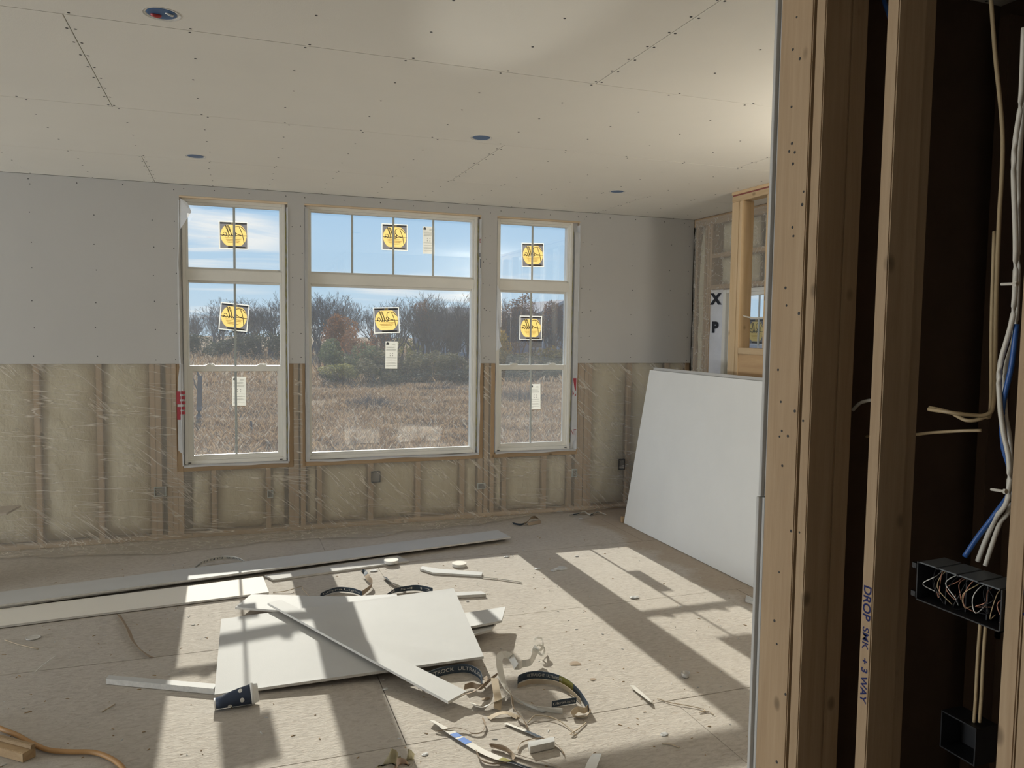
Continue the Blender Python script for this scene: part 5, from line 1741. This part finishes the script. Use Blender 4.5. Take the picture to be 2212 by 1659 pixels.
# -------- plants
def limb(mb, p, d, ln, r, lev, maxl, rs, spread, gravity=0.02, n=3):
    """recursive branching"""
    pts, rad = [p], [r]
    steps = 4 if lev < 2 else 3
    q = p.copy()
    dd = d.copy()
    for s_ in range(steps):
        dd = (dd + Vector((rs.uniform(-1, 1), rs.uniform(-1, 1), rs.uniform(-.4, .9))) * .16).normalized()
        q = q + dd * ln / steps
        pts.append(q.copy())
        rad.append(r * (1 - .45 * (s_ + 1) / steps))
    mb.tube(pts, rad, n if lev > 1 else 5, cap=False)
    if lev >= maxl:
        return
    nb = rs.choice((3, 4, 4, 5)) if lev < 2 else rs.choice((2, 3, 3))
    for k in range(nb):
        t_ = rs.uniform(.35, 1.0) if k else 1.0
        i = min(steps, max(1, int(t_ * steps + .5)))
        a = rs.uniform(0, 6.283)
        o_ = dd.orthogonal().normalized()
        o_ = Matrix.Rotation(a, 3, dd) @ o_
        nd = (dd + o_ * rs.uniform(.35, spread)).normalized()
        nd = (nd + Vector((0, 0, .22))).normalized()
        limb(mb, pts[i], nd, ln * rs.uniform(.55, .78), max(rad[i] * .66, .0016), lev + 1, maxl, rs, spread, gravity, n)


def leaves(mb, blobs, count, size, rs, shell=.5):
    for k in range(count):
        c_, r = rs.choice(blobs)
        v = Vector((rs.gauss(0, 1), rs.gauss(0, 1), rs.gauss(0, 1))).normalized() * (rs.uniform(shell, 1.0) ** .6)
        p = Vector((c_[0] + v.x * r[0], c_[1] + v.y * r[1], c_[2] + v.z * r[2]))
        u = Vector((rs.gauss(0, 1), rs.gauss(0, 1), rs.gauss(0, .6))).normalized()
        w = u.orthogonal().normalized()
        w = Matrix.Rotation(rs.uniform(0, 6.28), 3, u) @ w
        s_ = size * rs.uniform(.6, 1.4)
        mb.add([p - u * s_, p + w * s_ * .45, p + u * s_, p - w * s_ * .45], [(0, 1, 2, 3)])


BARE, SHRUB = [], []
for k in range(4):
    rs = random.Random(100 + k)
    mb = MB()
    nst = 1 if k < 2 else 3
    for s_ in range(nst):
        limb(mb, Vector((rs.uniform(-.2, .2) * (nst - 1), rs.uniform(-.2, .2) * (nst - 1), 0)), Vector((rs.uniform(-.25, .25), rs.uniform(-.2, .2), 1)).normalized(), .34, .026 if nst == 1 else .017, 0, 5, rs, .9)
    BARE.append((mb.v, mb.f))
for k in range(4):
    rs = random.Random(200 + k)
    mb = MB()
    blobs = []
    for q in range(7):
        blobs.append(((rs.uniform(-.38, .38), rs.uniform(-.35, .35), rs.uniform(.25, .72)), (rs.uniform(.16, .28), rs.uniform(.16, .28), rs.uniform(.16, .27))))
    leaves(mb, blobs, 2600, .026, rs)
    st = MB()
    for q in range(9):
        limb(st, Vector((rs.uniform(-.18, .18), rs.uniform(-.18, .18), 0)), Vector((rs.uniform(-.6, .6), rs.uniform(-.6, .6), 1)).normalized(), .42, .010, 2, 4, rs, .7)
    SHRUB.append(((mb.v, mb.f), (st.v, st.f)))


def mesh_of(vf, name, mat):
    me = bpy.data.meshes.new(name)
    me.from_pydata(vf[0], [], vf[1])
    me.materials.append(mat)
    return me


MESH = {}


def place(vf, key, mat, name, loc, sc, rot, parent=None):
    kk = (key, mat)
    if kk not in MESH:
        MESH[kk] = mesh_of(vf, name, M[mat])
    ob = bpy.data.objects.new(name, MESH[kk])
    COL.objects.link(ob)
    if parent is not None:
        ob.parent = parent
    else:
        ob.location = loc
        ob.scale = sc
        ob.rotation_euler = (0, 0, rot)
    return ob


def bare_tree(px, y, ptop, label, k=None, mat='bark', spread=.62, group='bare trees behind the field'):
    q = Y(px, ptop, y)
    z0 = ground_z(q.x, y)
    h = q.z - z0
    k = random.randrange(4) if k is None else k
    ext = max(p[2] for p in BARE[k][0])
    s_ = h / ext
    o = place(BARE[k], 'b%d' % k, mat, 'bare_tree', (q.x, y, z0 - .05), (s_ * spread / .62, s_ * spread / .62, s_), random.uniform(0, 6.28))
    return tag(o, label, 'tree', group)


def shrub(px, y, ptop, wpx, leaf, label, group, stem='bark', k=None, name='shrub', cat='shrub', zb=0.0):
    q = Y(px, ptop, y)
    z0 = ground_z(q.x, y) + zb
    h = (q.z - z0) / .95
    w = wpx / FPX * (y + 6.5) / 1.05
    k = random.randrange(4) if k is None else k
    o = bpy.data.objects.new(name, None)
    COL.objects.link(o)
    o.location = (q.x, y, z0 - .03)
    o.scale = (w, w, h)
    o.rotation_euler = (0, 0, random.uniform(0, 6.28))
    tag(o, label, cat, group)
    place(SHRUB[k][0], 's%d' % k, leaf, 'foliage', None, None, 0, o)
    place(SHRUB[k][1], 't%d' % k, stem, 'stem', None, None, 0, o)
    return o


ORD = 'first second third fourth fifth sixth seventh eighth ninth tenth eleventh twelfth thirteenth fourteenth fifteenth sixteenth'.split()


def row(items, what, seen, spread, group, mats):
    """a row of bare trees, each told by its place in the row as seen in one window"""
    items = sorted(items)
    for n_, (px, y, top) in enumerate(items):
        bare_tree(px, y, top, '%s %s from the long bare wall in %s' % (ORD[n_], what, seen), spread=spread, mat=random.choice(mats), group=group)


FAR = [(404, 88, 672), (414, 110, 690), (425, 92, 676), (436, 104, 690), (448, 86, 662), (468, 84, 648), (478, 100, 676), (486, 80, 655), (505, 82, 642), (517, 98, 672), (528, 78, 650), (548, 76, 655), (563, 70, 642), (574, 90, 664), (585, 68, 650), (602, 66, 638)]
row(FAR, 'far bare grey tree', 'the first window', .74, 'far row of bare trees', ('bark', 'bark', 'bark_pale'))
FAR2 = [(672, 60, 632), (684, 74, 640), (697, 66, 626), (712, 64, 640), (726, 68, 630), (745, 70, 634), (757, 80, 648), (768, 72, 645), (788, 70, 655), (806, 66, 664), (822, 62, 660), (838, 60, 655)]
row(FAR2, 'far bare grey tree', 'the picture window', .74, 'far row of bare trees', ('bark', 'bark', 'bark_pale'))
THK = [(846, 46, 652), (857, 40, 660), (868, 44, 640), (884, 43, 632), (896, 39, 645), (908, 42, 628), (920, 40, 640), (932, 42, 632), (945, 44, 640), (955, 39, 650), (968, 43, 632), (980, 40, 646), (990, 45, 640), (1003, 41, 650), (1014, 44, 640), (1024, 42, 650)]
row(THK, 'dark bare thicket tree', 'the picture window', .72, 'dark bare thicket trees', ('bark',))
THK2 = [(1082, 44, 640), (1094, 40, 655), (1108, 46, 645), (1140, 44, 650), (1170, 42, 655), (1195, 45, 645), (1216, 43, 655)]
row(THK2, 'dark bare thicket tree', 'the corner narrow window', .72, 'dark bare thicket trees', ('bark',))
# russet and brown crowns
shrub(740, 55, 662, 95, 'leaf_rust', 'rust brown leafy tree behind the green shrubs, left part of the picture window', 'autumn trees', k=0, name='leafy_tree', cat='tree')
shrub(775, 44, 700, 90, 'leaf_rust', 'lower orange tree beside the rust brown one', 'autumn trees', k=1, name='leafy_tree', cat='tree')
shrub(820, 50, 690, 70, 'leaf_rust', 'orange leaved tree directly behind the big pane sticker', 'autumn trees', k=2, name='leafy_tree', cat='tree')
shrub(912, 41, 630, 44, 'leaf_brown', 'tall tree with clinging brown leaves before the dark gable', 'autumn trees', k=3, name='leafy_tree', cat='tree', zb=2.3)
shrub(1130, 46, 628, 130, 'leaf_brown', 'broad russet crown above the narrow window sticker', 'autumn trees', k=1, name='leafy_tree', cat='tree', zb=1.9)
shrub(1190, 47, 634, 90, 'leaf_brown', 'russet crown at the edge of the narrow window', 'autumn trees', k=2, name='leafy_tree', cat='tree', zb=2.2)
shrub(1098, 37, 694, 75, 'leaf_gold', 'golden leafy shrub below the russet crowns', 'autumn shrubs', k=0)
shrub(1185, 40, 735, 60, 'leaf_gold', 'smaller golden shrub by the pale deck rail', 'autumn shrubs', k=3)
shrub(885, 40, 715, 70, 'leaf_yellow', 'yellow green shrub among the dark trunks', 'autumn shrubs', k=2)
# green and olive thickets
for i, (px, y, top, w, leaf) in enumerate([(430, 70, 712, 80, 'leaf_dark'), (500, 66, 712, 100, 'leaf_dark'), (565, 62, 706, 110, 'leaf_dark'), (620, 60, 705, 90, 'leaf_dark'), (470, 72, 728, 60, 'leaf_olive'), (455, 70, 732, 30, 'leaf_green')]):
    shrub(px, y, top, w, leaf, 'dark shrub under the far bare trees of the first window, %s of six' % ('outermost', 'second', 'third', 'fourth', 'smallest', 'paler')[i], 'dark shrubs by the far trees', k=i % 4)
for i, (px, y, top, w, leaf, lab) in enumerate([(695, 36, 716, 90, 'leaf_green', 'grey green rounded shrub by the edge of the picture window'), (735, 34, 732, 100, 'leaf_green', 'grey green shrub, second from the picture window edge'),
                                              (790, 33, 726, 120, 'leaf_green', 'grey green shrub left of the paper label on the big pane'), (850, 32, 735, 120, 'leaf_olive', 'olive shrub behind the paper label on the big pane'),
                                              (745, 30, 778, 105, 'leaf_yellow', 'low yellowing shrub in front of the grey green ones'), (815, 30, 768, 115, 'leaf_olive', 'low olive shrub in front of the label shrub'),
                                              (890, 33, 758, 120, 'leaf_olive', 'olive shrub under the dark trunks'), (945, 33, 745, 110, 'leaf_olive', 'olive shrub right of the dark trunks'),
                                              (995, 32, 752, 110, 'leaf_olive', 'olive shrub at the far edge of the picture window'), (1045, 33, 748, 100, 'leaf_olive', 'olive shrub hidden by the post between the windows'),
                                              (1100, 34, 742, 110, 'leaf_olive', 'olive shrub in the narrow window, left pane'), (1165, 35, 745, 120, 'leaf_olive', 'olive shrub in the narrow window, right pane'),
                                              (1225, 36, 745, 110, 'leaf_olive', 'olive shrub cut off by the narrow window frame'), (900, 31, 790, 150, 'leaf_dark', 'dark low brush under the dark trunks'),
                                              (990, 31, 788, 140, 'leaf_dark', 'dark low brush at the far edge of the picture window'), (1080, 32, 790, 130, 'leaf_dark', 'dark low brush in the narrow window'), (1175, 33, 792, 130, 'leaf_dark', 'dark low brush at the frame of the narrow window'),
                                              (720, 31, 795, 70, 'leaf_dark', 'dark low brush below the yellowing shrub')]):
    shrub(px, y, top, w, leaf, lab, 'green and olive thicket', k=i % 4)
# dark weedy clumps standing in the field
for px, y, top, w, lab in [(797, 19.5, 848, 95, 'dark leafless clump of weeds alone in the field, picture window'), (1125, 21, 830, 110, 'dark leafless clump of weeds in the field, narrow window'), (960, 26, 828, 110, 'greyish clump of weeds under the dark thicket')]:
    q = Y(px, top, y)
    z0 = ground_z(q.x, y)
    mb = MB()
    rs = random.Random(int(px))
    w_ = w / FPX * (y + 6.5)
    for k in range(230):
        bx, by = rs.gauss(0, .30) * w_, rs.gauss(0, .25) * w_
        hh = (q.z - z0) * rs.uniform(.55, 1.05) * max(.35, 1 - abs(bx / w_) * .9)
        mb.tube([(bx, by, 0), (bx * 1.12 + rs.uniform(-.06, .06), by * 1.1, hh * .6), (bx * 1.3 + rs.uniform(-.16, .16), by * 1.2, hh)], [.007, .005, .002], 3, cap=False)
        if k % 2:
            a = rs.uniform(-.25, .25)
            mb.tube([(bx * 1.12, by * 1.1, hh * .55), (bx * 1.2 + a, by * 1.1, hh * .85)], [.004, .002], 3, cap=False)
    mb.v = [(a + q.x, b + y, c_ + z0) for a, b, c_ in mb.v]
    tag(mb.build('weed_clump', M['bark']), lab, 'weeds', 'weed clumps in the field')
# old posts
q = Y(431, 908, 17.3)
z0 = ground_z(q.x, 17.3)
mb = MB().tube(catmull([(q.x - .03, 17.3, z0 - .1), (q.x, 17.3, z0 + .5), (q.x + .03, 17.3, Y(434, 812, 17.3).z)], 4), [.085, .08, .072, .07, .07, .068, .066, .064, .062], 8)
mb.tube([(q.x + .02, 17.3, z0 + .75), (q.x - .10, 17.3, z0 + 1.05), (q.x - .22, 17.3, z0 + 1.5)], [.02, .014, .006], 5)
mb.tube([(q.x + .02, 17.3, Y(434, 818, 17.3).z), (q.x - .03, 17.3, Y(430, 806, 17.3).z), (q.x - .06, 17.3, Y(428, 800, 17.3).z)], [.04, .03, .012], 5)
tag(mb.build('dead_trunk', M['bark'], smooth=True), 'leaning dead grey trunk standing in the near field', 'trunk')
for px, pb, pt, y, lab in ((543, 937, 909, 14.0, 'short grey stake in the near field, window nearest the bare wall'), (1083, 935, 914, 14.3, 'short grey stake in the near field, narrow window')):
    q, q2 = Y(px, pb, y), Y(px - 1, pt, y)
    tag(MB().tube([(q.x, y, q.z - .3), (q.x + .01, y, q.z + .1), (q2.x, y, q2.z)], [.03, .03, .022], 7).build('stake', M['bark'], smooth=True), lab, 'stake')


# -------- houses behind the trees
def house(px0, px1, y, peave, pridge, depth, label, roofmat, wallmat, gable_front=True, wins=(), rail=None):
    a, b = Y(px0, 760, y), Y(px1, 760, y)
    ze, zr = Y((px0 + px1) / 2, peave, y).z, Y((px0 + px1) / 2, pridge, y).z
    x0, x1 = a.x, b.x
    xm = (x0 + x1) / 2
    o = empty('house', (xm, y, ZG), label, 'house', 'houses behind the trees')
    MB().hexa([(x0, y, ZG - .3), (x1, y, ZG - .3), (x1, y + depth, ZG - .3), (x0, y + depth, ZG - .3)], [(x0, y, ze), (x1, y, ze), (x1, y + depth, ze), (x0, y + depth, ze)]).build('wall', M[wallmat], o)
    if gable_front:
        MB().hexa([(x0, y + .02, ze), (x1, y + .02, ze), (xm, y + .02, zr)], [(x0, y + depth, ze), (x1, y + depth, ze), (xm, y + depth, zr)]).build('gable', M[wallmat], o)
        for s_, xe in ((-1, x0 - .4), (1, x1 + .4)):
            zz = ze - (zr - ze) * .4 / ((x1 - x0) / 2)
            MB().hexa([(xe, y - .5, zz), (xm, y - .5, zr), (xm, y + depth, zr), (xe, y + depth, zz)], [(xe, y - .5, zz + .22), (xm, y - .5, zr + .22), (xm, y + depth, zr + .22), (xe, y + depth, zz + .22)]).build('roof', M[roofmat], o)
            MB().hexa([(xe, y - .56, zz - .05), (xm, y - .56, zr - .05), (xm, y - .51, zr - .05), (xe, y - .51, zz - .05)], [(xe, y - .56, zz + .24), (xm, y - .56, zr + .24), (xm, y - .51, zr + .24), (xe, y - .51, zz + .24)]).build('rake_board', M['siding_pale'], o)
    else:
        MB().hexa([(x0 - .4, y - .5, ze), (x1 + .4, y - .5, ze), (x1 + .4, y + depth, ze), (x0 - .4, y + depth, ze)],
                  [(x0 + .8, y + depth * .45, zr), (x1 - .8, y + depth * .45, zr), (x1 - .8, y + depth * .55, zr), (x0 + .8, y + depth * .55, zr)]).build('roof', M[roofmat], o)
    for (u, v, wu, wv) in wins:
        wx, wz = x0 + (x1 - x0) * u, ZG + (ze - ZG) * v
        f = bars(MB(), wx - wu / 2 - .1, wx + wu / 2 + .1, wz - wv / 2 - .1, wz + wv / 2 + .1, (.1,) * 4, y - .06, y + .02).build('window', M['siding_pale'], o)
        MB().box(wx - wu / 2, wx + wu / 2, y - .03, y + .01, wz - wv / 2, wz + wv / 2).build('pane', M['pane_dark'], f)
    return o


house(955, 1045, 62, 712, 678, 12, 'dark gabled house behind the thicket in the picture window', 'shingle', 'siding', True, ((.3, .55, 1.2, 1.6), (.7, .55, 1.2, 1.6)))
house(985, 1112, 74, 690, 662, 12, 'house with the dark hip roof behind the gabled one', 'shingle', 'siding', False, ((.8, .6, 1.2, 1.5),))
hs = house(1140, 1290, 66, 690, 652, 12, 'blue grey house with pale roof and deck in the narrow window', 'shingle_pale', 'siding', True, ((.12, .50, 1.1, 1.8), (.35, .50, 1.1, 1.8), (.62, .50, 1.4, 1.8), (.3, .82, 1.2, 1.1)))
a, b = Y(1172, 712, 64), Y(1235, 712, 64)
mb = MB()
zt_, zb_ = Y(1180, 686, 64).z, Y(1180, 712, 64).z
mb.box(a.x, b.x, 63.9, 64, zt_ - .1, zt_).box(a.x, b.x, 63.9, 64, zb_, zb_ + .1)
for k in range(9):
    xx = a.x + (b.x - a.x) * k / 8
    mb.box(xx - .05, xx + .05, 63.9, 64, ZG if k % 4 == 0 else zb_, zt_)
mb.box(a.x, b.x, 63.9, 66, zb_ - .15, zb_)
mb.build('deck_rail', M['siding_pale'], hs)

# things seen through the side window
p = X(1628, 690, 9.0)
o = bpy.data.objects.new('shrub', None)


def side_shrub(px, py, x, w, h, leaf, label, name='shrub', cat='shrub', z=ZG, k=0):
    q = X(px, py, x)
    o = bpy.data.objects.new(name, None)
    COL.objects.link(o)
    o.location = (x, q.y, z)
    o.scale = (w, w, h)
    tag(o, label, cat, 'plants outside the side window')
    place(SHRUB[k][0], 's%d' % k, leaf, 'foliage', None, None, 0, o)
    place(SHRUB[k][1], 't%d' % k, 'bark', 'stem', None, None, 0, o)


side_shrub(1628, 740, 13, 3.0, 2.2, 'leaf_yellow', 'yellow green bush outside the side window', k=1)
side_shrub(1650, 740, 15, 3.0, 2.4, 'leaf_green', 'grey green bush outside the side window', k=2)
q = X(1628, 620, 24)
o = place(BARE[2], 'b2', 'bark', 'bare_tree', (46, q.y + 14, ZG), (7, 7, 8), 1.0)
tag(o, 'bare tree seen through the side window above the framed chase opening', 'tree')
q = X(1630, 675, 20)
q = X(1630, 675, 34)
o = empty('shed', (35, q.y, ZG), 'pale low shed seen through the side window', 'shed')
MB().box(34, 36, q.y - 5, q.y + 5, ZG, 1.75).build('wall', M['siding_pale'], o)
MB().hexa([(33.7, q.y - 5.3, 1.75), (36.3, q.y - 5.3, 1.75), (36.3, q.y + 5.3, 1.75), (33.7, q.y + 5.3, 1.75)], [(34.6, q.y - 5.3, 2.3), (35.4, q.y - 5.3, 2.3), (35.4, q.y + 5.3, 2.3), (34.6, q.y + 5.3, 2.3)]).build('roof', M['shingle_pale'], o)
